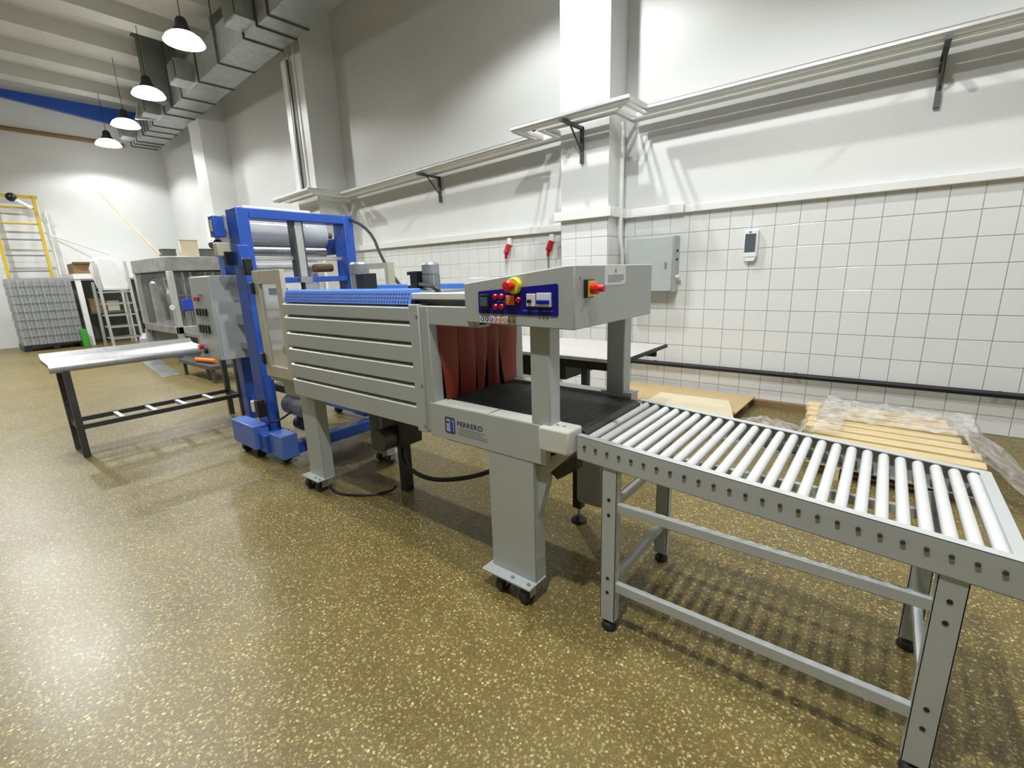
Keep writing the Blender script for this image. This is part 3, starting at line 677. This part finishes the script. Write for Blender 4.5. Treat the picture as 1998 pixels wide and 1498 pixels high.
# ================================================================== BLUE WRAPPER
bw = thing('sleeve_wrapper', 'blue framed film sealing machine with film roll behind the tunnel', 'packaging machine', (-3.9, 2.0, 0))
B(-3.95, -3.77, 1.555, 1.645, .10, 1.925).build('post', 'blue_paint', bw, bevel=.006)
B(-3.95, -3.77, 2.43, 2.52, .10, 1.93).build('post', 'blue_paint', bw, bevel=.006)
B(-3.93, -3.77, 1.645, 2.43, 1.855, 1.925).build('top_beam', 'blue_paint', bw, bevel=.006)
B(-3.97, -3.80, 1.62, 2.15, 1.926, 1.945).build('top_lid', 'pvc_white', bw, bevel=.004)
B(-3.93, -3.80, 1.645, 2.43, 1.375, 1.42).build('mid_beam', 'blue_paint', bw, bevel=.004)
B(-3.90, -3.86, 1.645, 2.50, 1.555, 1.585).build('guide_bar', 'aluminium', bw, bevel=.003)
B(-3.88, -3.80, 2.0, 2.06, 1.42, 1.855).build('guide_column', 'aluminium', bw, bevel=.004)
B(-3.89, -3.81, 1.985, 2.0, 1.42, 1.855).build('guide_rail', 'steel_dark', bw)
B(-3.89, -3.81, 2.06, 2.075, 1.42, 1.855).build('guide_rail', 'steel_dark', bw)
MB().cyl((-3.84, 2.03, 1.22), (-3.84, 2.03, 1.38), .02, 10).build('cylinder_rod', 'steel_dark', bw)
B(-3.80, -3.77, 1.98, 2.08, 1.375, 1.42).build('rod_clamp', 'zinc', bw)
# film roll station
for y in (1.70, 2.47): B(-4.62, -4.50, y, y + .08, .15, 1.93).build('rear_post', 'blue_paint', bw, bevel=.006)
fr_ = MB().lathe((-4.28, 1.66, 1.80), [(.03, 0), (.125, 0), (.125, .84), (.03, .84)], 28, 'y').build('film_roll', 'film_roll', bw)
MB().cyl((-4.28, 1.6, 1.80), (-4.28, 2.6, 1.80), .028, 12).build('mandrel', 'steel_dark', fr_)
MB().cyl((-4.22, 1.66, 1.645), (-4.22, 2.48, 1.645), .045, 16).build('dancer_roller', 'stainless', bw)
B(-4.20, -4.195, 1.70, 2.44, .80, 1.645).build('film_web', 'film_web', bw)
MB().cyl((-4.18, 1.68, 1.52), (-4.18, 2.46, 1.52), .03, 14).build('idler_roller', 'pvc_white', bw)
B(-4.5, -3.97, 2.54, 2.56, 1.62, 1.76).build('roll_plate', 'blue_paint', bw)
B(-4.12, -3.98, 2.27, 2.42, 1.46, 1.53).build('film_core', 'cardboard_brown', bw, bevel=.02)
B(-4.06, -3.98, 1.47, 1.55, 1.73, 1.88).build('roll_bracket', 'blue_paint', bw, bevel=.004)
B(-4.04, -4.00, 1.462, 1.47, 1.77, 1.85).build('bracket_slot', 'aluminium', bw)
B(-4.03, -3.955, 1.46, 1.555, 1.585, 1.69).build('sensor_box', 'beige_paint', bw, bevel=.01)
MB().cyl((-4.12, 1.50, 1.68), (-4.03, 1.50, 1.68), .035, 12).build('sensor_motor', 'black_plastic', bw)
B(-3.98, -3.93, 1.50, 1.56, 1.52, 1.62).build('clamp', 'black_plastic', bw)
B(-3.78, -3.74, 1.52, 1.60, 1.50, 1.66).build('hinge_block', 'blue_paint', bw, bevel=.008)
for z in (1.35, .86): B(-3.44, -3.40, 1.43, 1.47, z - .04, z + .04).build('hinge', 'black_plastic', bw, bevel=.006)
B(-3.60, -3.56, 1.47, 1.53, 1.44, 1.56).build('handle', 'black_plastic', bw, bevel=.01)
# guard door with window
gx0, gx1, gz0, gz1 = -3.42, -3.02, .735, 1.465
gd = MB().box(gx0, gx0 + .075, 1.45, 1.48, gz0, gz1).box(gx1 - .075, gx1, 1.45, 1.48, gz0, gz1).box(gx0 + .075, gx1 - .075, 1.45, 1.48, gz1 - .09, gz1).box(gx0 + .075, gx1 - .075, 1.45, 1.48, gz0, gz0 + .08).build('guard_door', 'beige_paint', bw, bevel=.003)
B(gx0 + .076, gx1 - .076, 1.463, 1.468, gz0 + .081, gz1 - .091).build('pane', 'guard_pane', gd)
B(-3.36, -3.16, 1.52, 1.56, 1.30, 1.345).build('inner_rail', 'blue_paint_light', bw)
B(-3.40, -3.04, 1.60, 2.4, .84, 1.02).build('sealing_bar', 'stainless_dull', bw, bevel=.01)
for k in range(3): MB().cyl((-3.38 + .12 * k, 1.58, .9 + .1 * k), (-3.38 + .12 * k, 2.4, .9 + .1 * k), .035, 12).build('film_guide', 'stainless', bw)
B(-3.42, -2.95, 1.47, 2.02, .70, .74).build('transfer_deck', 'machine_grey', bw, bevel=.003)
B(-3.30, -2.95, 1.50, 1.54, .60, .70).build('deck_bracket', 'machine_grey', bw, bevel=.003)
# sealing bar frame seen above the tunnel
B(-2.95, -2.91, 2.2, 2.26, 1.2, 1.46).build('rear_stand', 'beige_paint', bw); B(-3.3, -2.91, 2.2, 2.26, 1.46, 1.50).build('rear_stand', 'beige_paint', bw)
# base
B(-4.20, -3.78, 1.43, 1.55, .085, .28).build('base_beam', 'blue_paint_light', bw, bevel=.008)
B(-3.66, -3.46, 1.49, 1.62, .05, .24).build('base_beam', 'blue_paint_light', bw, bevel=.008)
B(-3.78, -3.66, 1.46, 1.66, .075, .22).build('base_beam', 'blue_paint', bw, bevel=.006)
B(-3.56, -3.46, 1.62, 2.5, .07, .16).build('base_beam', 'blue_paint', bw, bevel=.006)
B(-4.62, -3.5, 2.5, 2.62, .075, .22).build('base_beam', 'blue_paint', bw, bevel=.006)
for x, y in ((-4.1, 1.49), (-3.85, 1.49), (-3.56, 1.555), (-4.45, 2.56), (-3.62, 2.56)):
    MB().cyl((x - .02, y, .04), (x + .02, y, .04), .04, 16).build('wheel', 'black_rubber', bw)
B(-3.76, -3.70, 1.46, 1.52, .36, .50).build('valve_block', 'black_plastic', bw, bevel=.005)
B(-3.80, -3.765, 1.45, 1.50, .40, .49).build('gauge', 'pvc_white', bw, bevel=.005)
MB().cyl((-3.70, 1.72, .42), (-3.40, 1.72, .42), .085, 18).build('gear_motor', 'motor_grey', bw)
MB().cyl((-3.66, 1.75, .26), (-3.40, 1.75, .26), .06, 16).build('gear_motor', 'steel_dark', bw)
B(-3.95, -3.45, 1.70, 2.45, .50, .56).build('lower_deck', 'steel_dark', bw)
MB().tube([(-3.76, 1.55, .45), (-3.70, 1.52, .30), (-3.60, 1.56, .33), (-3.55, 1.66, .40)], .008, 6, 2).build('air_hose', 'black_rubber', bw)
MB().tube([(-3.86, 2.49, 1.93), (-3.5, 2.5, 1.80), (-3.15, 2.35, 1.50), (-2.9, 2.3, 1.32)], .012, 8, 2).build('supply_cable', 'black_rubber', bw)
# ------------------------------------------------------------------ control cabinet
ec = thing('control_cabinet', 'grey steel control cabinet beside the blue machine', 'control cabinet', (-4.42, 1.62, .76))
B(-4.66, -4.24, 1.475, 1.86, .765, 1.452).build('body', 'cabinet_grey', ec, bevel=.006)
dr = B(-4.655, -4.235, 1.455, 1.474, .77, 1.447).build('door', 'cabinet_grey', ec, bevel=.005)
for x in (-4.56, -4.50):
    MB().cyl((x, 1.455, 1.27), (x, 1.437, 1.27), .017, 12).build('push_button', 'red_lens', dr)
for x in (-4.46, -4.42): MB().cyl((x, 1.455, 1.31), (x, 1.44, 1.31), .012, 10).build('indicator', 'print_grey', dr)
for k in range(4):
    B(-4.58 + .06 * k, -4.54 + .06 * k, 1.44, 1.455, 1.13, 1.19).build('selector_switch', 'black_plastic', dr, bevel=.003)
    B(-4.58 + .06 * k, -4.54 + .06 * k, 1.44, 1.455, .985, 1.055).build('selector_switch', 'black_plastic', dr, bevel=.003)
MB().cyl((-4.60, 1.455, .86), (-4.60, 1.42, .86), .022, 14).build('emergency_stop', 'red_knob', dr)
MB().cyl((-4.52, 1.455, .83), (-4.52, 1.43, .83), .024, 14).build('main_switch', 'black_plastic', dr)
MB().cyl((-4.30, 1.80, .72), (-4.30, 1.80, .765), .03, 10).build('gland', 'black_plastic', ec)
MB().tube([(-4.30, 1.80, .73), (-4.29, 1.80, .55), (-4.2, 1.76, .45), (-4.05, 1.70, .46), (-3.97, 1.66, .5)], .014, 8, 2).build('cable', 'black_rubber', ec)
MB().tube([(-4.36, 1.80, .77), (-4.36, 1.80, .58), (-4.25, 1.76, .5), (-3.97, 1.68, .55)], .011, 8, 2).build('cable', 'pvc_white', ec)
B(-4.24, -3.96, 1.62, 1.70, 1.05, 1.13).build('support_arm', 'machine_grey', ec); B(-4.24, -3.96, 1.62, 1.70, .85, .90).build('support_arm', 'machine_grey', ec)

# ================================================================== INFEED TABLE
it = thing('infeed_table', 'stainless trough table on black legs with a slatted lower rack', 'table', (-5.3, 1.2, 0))
MB().prism([(-5.52, .858), (-5.505, .862), (-5.47, .825), (-5.42, .815), (-5.17, .805), (-5.13, .798), (-5.108, .78), (-5.102, .755), (-5.108, .735), (-5.13, .735), (-5.14, .775), (-5.45, .79), (-5.50, .80)], 'y', .53, 1.64).build('trough', 'stainless', it)
for x in (-5.48, -5.15):
    for y in (.60, 1.90 - .04):
        B(x, x + .045, y, y + .045, 0, .77).build('leg', 'leg_steel', it, bevel=.002)
for x in (-5.475, -5.145): B(x, x + .035, .645, 1.86, .24, .28).build('rack_rail', 'leg_steel', it, bevel=.002)
for y in (.9, 1.14, 1.38, 1.62): B(-5.44, -5.145, y, y + .035, .245, .275).build('rack_slat', 'aluminium', it, bevel=.002)
B(-5.44, -5.145, .61, .64, .24, .28).build('rack_end', 'leg_steel', it); B(-5.44, -5.145, 1.87, 1.9, .24, .28).build('rack_end', 'leg_steel', it)
for x in (-5.45, -5.20): B(x, x + .03, .645, 1.86, .73, .772).build('top_rail', 'leg_steel', it)

# ================================================================== WORK TABLE BEHIND
wt = thing('work_table', 'grey topped work table with dark steel frame behind the tunnel', 'table', (-2.2, 3.5, 0))
B(-3.1, -1.44, 3.08, 3.92, .735, .75).build('table_top', 'table_top', wt, bevel=.002)
B(-1.445, -1.42, 3.075, 3.925, .728, .755).build('edge_strip', 'black_paint', wt, bevel=.004)
B(-3.1, -1.445, 3.06, 3.08, .725, .752).build('edge_strip', 'stainless_dull', wt, bevel=.002)
for y in (3.12, 3.86): B(-3.08, -1.50, y, y + .03, .65, .735).build('apron', 'black_paint', wt)
for x in (-3.06, -1.80): B(x, x + .03, 3.15, 3.86, .65, .735).build('apron', 'black_paint', wt)
for x in (-3.07, -1.80):
    for y in (3.11, 3.85): B(x, x + .05, y, y + .05, 0, .70).build('leg', 'black_paint', wt)
B(-3.0, -2.0, 3.2, 3.8, .52, .65).build('drawer_box', 'black_paint', wt)

# ================================================================== CARDBOARD, SLATS, FILM
def sheet(pts, z0, z1, label, m_, bend=0):
    mb = MB().prism(pts, 'z', z0, z1)
    return tag(mb.build('cardboard_sheet', m_), label, 'cardboard', 'flattened cardboard by the wall')
P0 = [(-2.40, 4.35), (-1.02, 4.40), (-1.0, 5.08), (-2.40, 5.08)]
for k in range(5):
    j = .03 * random.uniform(-1, 1); d = .022 * k
    pts = [(x + j + (.02 * k if x > -1.5 else 0), min(y + j, 5.1)) for x, y in P0]
    sheet(pts, .004 + .02 * k, .018 + .02 * k, 'brown flattened carton by the wall, ' + ['bottom', 'second lowest', 'middle', 'second highest', 'topmost'][k] + ' of the stack', 'cardboard')
sheet([(-1.75, 3.95), (-.86, 4.02), (-.98, 4.42), (-1.08, 4.72), (-1.75, 4.70)], .106, .116, 'pale cardboard sheet lying on the brown carton stack', 'cardboard_pale')
tag(B(-.98, -.38, 5.09, YW - .002, .001, .055).build('cardboard_sheet', 'cardboard_brown'), 'brown cardboard strip on the floor along the tiled wall', 'cardboard', 'flattened cardboard by the wall')
# wooden slats
BX, BYs = .14, 4.05
rot = math.radians(-3)
def sl(cx_, cy_, z, L_, w_, h_, a):
    c_, s_ = math.cos(a), math.sin(a)
    return MB().bar((cx_ - L_ / 2 * c_, cy_ - L_ / 2 * s_, z), (cx_ + L_ / 2 * c_, cy_ + L_ / 2 * s_, z), w_, h_)
sb = thing('slat_bundle', 'bundle of pale wooden slats stacked in clear film on the floor', 'slat bundle', (.14, 4.05, 0))
rows = ['front', 'second', 'third', 'fourth', 'fifth', 'sixth', 'seventh', 'eighth', 'back']
for k in range(7):
    y = 3.56 + .148 * k
    for lay in range(2):
        z = .105 + .125 * lay
        sl(BX - .02 * k + .01 * random.uniform(-1, 1), y + .006 * random.uniform(-1, 1), z, .86 + .02 * random.uniform(-1, 1), .112, .05, rot + random.uniform(-.006, .006)).build('slat', 'wood_slat', sb, bevel=.004)
for x in (-.15, .38):
    for lay in range(2):
        B(x, x + .05, 3.50, 4.52, .001 + .130 * lay, .08 + .125 * lay).build('batten', 'wood_slat', sb)
# clear film over the bundle
def film_sheet(name, fn, nu, nv, label, m_='clear_film'):
    vs = [fn(i / nu, j / nv) for j in range(nv + 1) for i in range(nu + 1)]
    fs = [(j * (nu + 1) + i, j * (nu + 1) + i + 1, (j + 1) * (nu + 1) + i + 1, (j + 1) * (nu + 1) + i) for j in range(nv) for i in range(nu)]
    o = MB().add(vs, fs).build(name, m_); sd = o.modifiers.new('solid', 'SOLIDIFY'); sd.thickness = .0015
    return tag(o, label, 'plastic film')
from mathutils import noise as mn
def nz(x, y, z, s): return mn.noise(Vector((x * s, y * s, z * s)))
def f1(u, v):
    x = -.42 + 1.15 * u; t = v
    # over the back half, spilling over both ends
    y = 4.62 - .62 * t; z = .275 + .03 * math.sin(3.1 * t)
    if u < .12: z *= .35 + .65 * (u / .12)
    if u > .87: z *= max(.06, 1 - (u - .87) / .13 * .95)
    if t < .12: z *= .3 + .7 * t / .12
    return (x + .02 * nz(x, y, 1, 7), y + .02 * nz(x, y, 4, 7), max(.006, z + .035 * abs(nz(x, y, 2, 6)) + .02 * nz(x, y, 3, 15)))
film_sheet('plastic_wrap', f1, 60, 34, 'crumpled clear film over the back of the slat bundle')
def f2(u, v):
    x = .50 + .34 * u; y = 3.55 + .85 * v; z = .29 * (1 - u) ** .8 if u < .97 else .01
    return (x + .03 * nz(x, y, 1, 6), y + .03 * nz(x, y, 3, 6), max(.006, z + .03 * nz(x, y, 2, 8) + .01))
film_sheet('plastic_wrap', f2, 26, 40, 'crumpled clear film hanging over the right end of the slat bundle')
def f3(u, v):
    x = -.42 + .30 * u; y = 3.60 + .95 * v; z = .30 * min(1, u * 2.2)
    return (x + .03 * nz(x, y, 1, 6), y + .03 * nz(x, y, 3, 6), max(.006, z + .03 * nz(x, y, 2, 8)))
film_sheet('plastic_wrap', f3, 22, 40, 'crumpled clear film hanging over the left end of the slat bundle')
def f4(u, v):
    x = -.92 + .5 * u; y = 3.95 + .62 * v
    z = .13 * math.sin(math.pi * u) ** .6 * math.sin(math.pi * v) ** .6
    return (x + .04 * nz(x, y, 1, 7), y + .04 * nz(x, y, 3, 7), max(.006, z * (.7 + .6 * abs(nz(x, y, 2, 8))) + .02 * nz(x, y, 5, 16)))
film_sheet('plastic_scrap', f4, 34, 34, 'loose crumpled heap of clear film between cartons and slats')
# blue carton at the right picture edge
bc = thing('blue_carton', 'blue carton with a yellow band at the right picture edge', 'carton', (1.02, 3.95, 0))
B(.86, 1.25, 3.72, 4.05, 0, .06).build('carton_base', 'panel_blue', bc); B(.858, 1.252, 3.718, 4.052, .06, .085).build('band', 'yellow', bc); B(.86, 1.25, 3.72, 4.05, .085, .14).build('carton_top', 'panel_blue', bc)

# ================================================================== BACKGROUND LEFT
# floor drain
dg = thing('drain_channel', 'grey steel drain channel set in the floor beyond the infeed table', 'drain', (-10, 2.5, 0))
MB().hexa([(-12.3, 2.55, .001), (-8.6, 2.10, .001), (-8.6, 2.34, .001), (-12.3, 2.85, .001), (-12.3, 2.55, .006), (-8.6, 2.10, .006), (-8.6, 2.34, .006), (-12.3, 2.85, .006)]).build('cover', 'stainless_dull', dg)
# filling machine
fm = thing('filling_machine', 'stainless steel filling machine with glass guards behind the cabinet', 'filling machine', (-10.3, 3.3, 0))
FX0, FX1, FY0, FY1 = -11.5, -9.5, 2.68, 3.95
MB().box(FX0, FX1, FY0, FY1, 1.62, 1.86).build('canopy', 'stainless_dull', fm, bevel=.01)
for x in (FX0, FX1 - .09):
    for y in (FY0, FY1 - .09): B(x, x + .09, y, y + .09, .30, 1.62).build('corner_post', 'aluminium', fm, bevel=.01)
B(FX0, FX1, FY0, FY1, .55, .68).build('deck', 'stainless_dull', fm, bevel=.01)
B(FX0 + .1, FX1 - .1, FY0 + .1, FY1 - .1, .22, .55).build('cabinet_base', 'zinc_dark', fm)
for x in (FX0 + .1, FX1 - .2):
    for y in (FY0 + .1, FY1 - .2): MB().cyl((x, y, 0), (x, y, .3), .045, 10).build('leg', 'stainless', fm)
B(FX0 + .09, FX1 - .09, FY0 + .02, FY0 + .03, .70, 1.60).build('glass_guard', 'machine_glass', fm)
B(FX1 - .03, FX1 - .02, FY0 + .09, FY1 - .09, .70, 1.60).build('glass_guard', 'machine_glass', fm)
MB().lathe((-10.5, 3.3, .68), [(.42, 0), (.42, .08), (.12, .1), (.12, .5), (.4, .52), (.42, .85), (.3, .93), (1e-4, .94)], 26).build('carousel', 'stainless', fm)
for k in range(16):
    a = 2 * math.pi * k / 16
    MB().lathe((-10.5 + .46 * math.cos(a), 3.3 + .46 * math.sin(a), .76), [(.03, 0), (.03, .3), (.05, .34), (.05, .5), (.02, .55), (.02, .72)], 8).build('filling_head', 'stainless' if k % 2 else 'steel_dark', fm)
for k in range(6):
    MB().lathe((-9.75, 2.95 + .16 * k, .68), [(.045, 0), (.045, .22), (.02, .3), (.02, .34)], 10).build('bottle_guide', 'stainless', fm)
B(-9.49, -9.46, 2.80, 3.0, .95, 1.15).build('gauge_box', 'print_blue', fm, bevel=.02)
MB().cyl((-9.5, 2.66, 1.02), (-9.3, 2.60, 1.02), .04, 10).build('hand_valve', 'pvc_white', fm)
B(-9.55, -8.9, 2.75, 3.15, .52, .58).build('infeed_shelf', 'stainless', fm, bevel=.004)
for y in (2.78, 3.08): B(-8.98, -8.93, y, y + .04, 0, .52).build('shelf_leg', 'stainless', fm)
for k, (x, y, sx_, sy_, h_, m_, lb) in enumerate(((-9.85, 2.85, .18, .2, .12, 'zinc_dark', 'dark open box'), (-9.75, 3.15, .06, .28, .28, 'cardboard_pale', 'upright cream carton'), (-10.1, 3.45, .4, .3, .14, 'zinc_dark', 'low dark crate'), (-9.68, 3.76, .16, .16, .2, 'pvc_white', 'white plastic tub'))):
    q = thing('stored_box', lb + ' on top of the filling machine', 'box', (x, y, 1.86), 'boxes on the filling machine')
    MB().box(x - sx_ / 2, x + sx_ / 2, y - sy_ / 2, y + sy_ / 2, 1.86, 1.86 + h_).build('box_body', m_, q, bevel=.006)
    MB().box(x - sx_ / 2 - .008, x + sx_ / 2 + .008, y - sy_ / 2 - .008, y + sy_ / 2 + .008, 1.86 + h_, 1.875 + h_).build('lid', m_, q, bevel=.004)
tag(MB().cyl((-9.72, 2.70, 1.885), (-12.0, 2.55, 3.153), .022, 8, .018).build('wooden_pole', 'wood_pole'), 'long wooden pole leaning up from the filling machine', 'pole')
B(FX0 + .05, FX0 + .07, FY0 + .1, FY1 - .1, .68, 1.62).build('rear_panel', 'zinc_dark', fm)
B(FX0 + .1, FX1 - .1, FY1 - .06, FY1 - .04, .68, 1.62).build('rear_panel', 'stainless_dull', fm)
MB().lathe((-10.9, 2.98, .68), [(.22, 0), (.22, .75), (.16, .83), (.04, .86)], 20).build('tank', 'stainless_dull', fm)
for k in range(9): MB().cyl((-9.66, 2.82 + .12 * k, .70), (-9.66, 2.82 + .12 * k, 1.60), .018, 8).build('guide_rod', 'stainless' if k % 3 else 'steel_dark', fm)
for k in range(3): MB().cyl((-9.62, 2.8, .95 + .25 * k), (-9.62, 3.85, .95 + .25 * k), .016, 8).build('guide_rod', 'steel_dark', fm)
for k in range(7): MB().lathe((-9.78, 2.84 + .15 * k, 1.15), [(.05, 0), (.055, .12), (.03, .16), (.03, .40)], 10).build('valve_head', 'steel_dark' if k % 2 else 'stainless', fm)
# low bench with orange hose
lb = thing('low_bench', 'low grey bench behind the infeed table', 'bench', (-8.1, 2.55, 0))
B(-8.6, -7.3, 2.35, 2.75, .20, .26).build('bench_top', 'steel_dark', lb, bevel=.006)
for x in (-8.55, -7.4):
    for y in (2.38, 2.68): B(x, x + .05, y, y + .04, 0, .20).build('leg', 'steel_dark', lb)
tag(MB().cyl((-7.95, 2.40, .295), (-7.5, 2.5, .295), .034, 12).build('orange_roll', 'orange'), 'orange cylinder lying on the low bench', 'roll')
# yellow ladder
yl = thing('yellow_ladder', 'yellow steel ladder standing against the end wall', 'ladder', (-16.3, 1.85, 0))
for y in (1.42, 2.17): MB().bar((-16.3, y, 0), (-16.55, y + .06, 3.60), .06, .07, (1, 0, 0)).build('stile', 'yellow_paint', yl)
MB().bar((-16.55, 1.40, 3.57), (-16.55, 2.30, 3.57), .06, .07).build('top_rail', 'yellow_paint', yl)
for k in range(9):
    z = .35 + .37 * k; x = -16.3 - .25 * z / 3.6; y = .06 * z / 3.6
    MB().cyl((x, 1.44 + y, z), (x, 2.19 + y, z), .02, 8).build('rung', 'yellow_paint' if k > 6 else 'motor_grey', yl)
cm = thing('security_lamp', 'small black and white lamp hanging at the ladder top', 'lamp', (-16.25, 1.9, 3.3))
MB().sphere((-16.25, 1.82, 3.5), .10).build('lamp_head', 'black_plastic', cm); MB().cyl((-16.25, 1.85, 3.46), (-16.2, 2.12, 3.27), .045, 10).build('lamp_arm', 'pvc_white', cm)
MB().cyl((-16.25, 1.82, 3.56), (-16.34, 1.82, 3.58), .02, 8).build('clamp', 'black_plastic', cm)
# pallet with packs
pl = thing('pallet', 'black plastic pallet under the wrapped bottle packs', 'pallet', (-15.6, 1.85, 0))
B(-16.15, -15.25, 1.28, 2.36, .10, .14).build('deck', 'black_plastic', pl)
for y in (1.28, 1.76, 2.24): B(-16.15, -15.25, y, y + .12, 0, .10).build('runner', 'black_plastic', pl)
pk = None; OD = ['first', 'second', 'third', 'fourth', 'fifth', 'sixth', 'seventh', 'eighth']
for i in range(8):
    for r in range(8):
        for d in range(3):
            x = -15.27 - .29 * d; y = 1.29 + .132 * i; z = .141 + .188 * r
            if pk is None:
                mb = MB()
                for a in range(2):
                    for b in range(2): mb.lathe((x - .07 - .14 * a, y + .033 + .063 * b, z), [(.03, 0), (.031, .09), (.026, .11), (.012, .16), (.012, .18)], 8)
                pk = thing('bottle_pack', 'bottle pack on the pallet, first layer up, first column from the ladder, front row', 'bottle pack', (x - .14, y + .06, z), 'bottle packs on the pallet')
                mb.build('bottles', 'pack_bottles', pk); B(x - .28, x, y, y + .129, z + .0, z + .182).build('wrap', 'pack_film', pk)
                base = Vector((x - .14, y + .06, z))
            else: copy_tree(pk, base + Vector((-.29 * d, .132 * i, .188 * r)), 'bottle pack on the pallet, %s layer up, %s column from the ladder, %s row' % (OD[r], OD[i], ['front', 'middle', 'back'][d]))
# white shelf frame with cartons
wf = thing('storage_frame', 'white steel storage frame beside the pallet', 'shelf', (-15.6, 2.9, 0))
MB().box(-15.35, -15.25, 2.42, 2.52, 0, 1.60).build('post', 'pvc_white', wf)
B(-15.35, -15.25, 3.25, 3.35, 0, 1.60).build('post', 'pvc_white', wf); B(-16.6, -16.5, 2.42, 2.52, 0, 1.60).build('post', 'pvc_white', wf)
B(-16.6, -15.22, 2.40, 4.2, 1.60, 1.72).build('top_board', 'pvc_white', wf)
B(-16.6, -16.55, 2.45, 4.2, .02, 1.58).build('back_board', 'zinc_dark', wf)
B(-16.5, -15.4, 2.6, 4.1, .75, .8).build('shelf_board', 'zinc_dark', wf)
for y, h, m_, lbl in ((2.75, .3, 'cardboard_brown', 'brown carton on the lower board of the white frame'), (3.1, .22, 'beige_paint', 'beige box on the lower board of the white frame')):
    q = thing('stored_box', lbl, 'box', (-15.8, y, .8), 'boxes in the white frame'); B(-16.0, -15.6, y - .12, y + .12, .8, .8 + h).build('box_body', m_, q); B(-16.01, -15.59, y - .13, y + .13, .8 + h, .82 + h).build('lid', m_, q)
cbx = thing('open_carton', 'open brown carton on top of the white frame', 'carton', (-15.6, 2.7, 1.72))
B(-15.9, -15.3, 2.44, 2.98, 1.721, 1.96).build('carton_body', 'cardboard_brown', cbx)
MB().hexa([(-15.9, 2.98, 1.955), (-15.3, 2.98, 1.955), (-15.3, 3.12, 1.9), (-15.9, 3.12, 1.9), (-15.9, 2.98, 1.963), (-15.3, 2.98, 1.963), (-15.3, 3.12, 1.908), (-15.9, 3.12, 1.908)]).build('flap', 'cardboard', cbx)
MB().hexa([(-15.3, 2.44, 1.955), (-15.18, 2.44, 1.99), (-15.18, 2.98, 1.99), (-15.3, 2.98, 1.955), (-15.3, 2.44, 1.963), (-15.18, 2.44, 1.998), (-15.18, 2.98, 1.998), (-15.3, 2.98, 1.963)]).build('flap', 'cardboard', cbx)
tag(B(-15.18, -15.0, 2.26, 2.38, 0, .42).build('green_crate', 'green_plastic', bevel=.01), 'small green plastic box at the foot of the white frame', 'box')
# step platform
sp = thing('step_platform', 'aluminium step platform in front of the white frame', 'step ladder', (-14.0, 2.9, 0))
for y in (2.55, 3.10):
    MB().bar((-13.6, y, 0), (-13.75, y, 1.95), .05, .05, (1, 0, 0)).build('rail', 'aluminium', sp); MB().bar((-14.4, y, 0), (-14.25, y, 1.5), .05, .05, (1, 0, 0)).build('rail', 'aluminium', sp)
for k in range(5): B(-14.2 + .02 * k, -13.66 - .012 * k, 2.57, 3.08, .22 + .26 * k, .25 + .26 * k).build('tread', 'aluminium', sp)
wc = tag(MB().prism([(2.60, 1.32), (3.10, 1.30), (3.14, 1.45), (2.98, 2.02), (2.62, 2.06), (2.52, 1.80)], 'x', -14.2, -13.80).build('covered_hopper', 'white_cloth', bevel=.05), 'white cloth covered hopper on the step platform', 'hopper')
# extra clutter
tag(MB().lathe((-12.9, 3.0, 0), [(.12, 0), (.13, .25), (.07, .32), (.05, .36)], 16).build('lilac_canister', 'wax'), 'lilac canister on the floor beside the filling machine', 'canister')
tag(MB().tube([(-12.75, 3.0, .031), (-12.65, 2.9, .14), (-12.5, 2.95, .15), (-12.4, 3.1, .031)], .03, 8, 2).build('black_hose', 'black_rubber'), 'short black hose arching on the floor', 'hose')
ys = thing('yellow_stand', 'thin yellow stand beside the filling machine', 'stand', (-12.6, 3.3, 0))
MB().cyl((-12.6, 3.3, 0), (-12.6, 3.3, 1.0), .025, 8).build('pole', 'yellow_paint', ys); B(-12.75, -12.45, 3.15, 3.45, 0, .03).build('base', 'black_plastic', ys); B(-12.65, -12.55, 3.25, 3.36, .85, 1.05).build('head', 'yellow', ys, bevel=.01)
rl_ = thing('handrail', 'thin white handrail beside the yellow ladder', 'handrail', (-16.0, 2.6, 0))
for p, q in (((-16.55, 2.38, 0), (-16.68, 2.40, 3.3)), ((-15.7, 3.3, 1.73), (-15.75, 3.3, 2.2)), ((-16.66, 2.39, 2.7), (-15.75, 3.3, 2.2))):
    MB().cyl(p, q, .022, 8).build('tube', 'pvc_white', rl_)
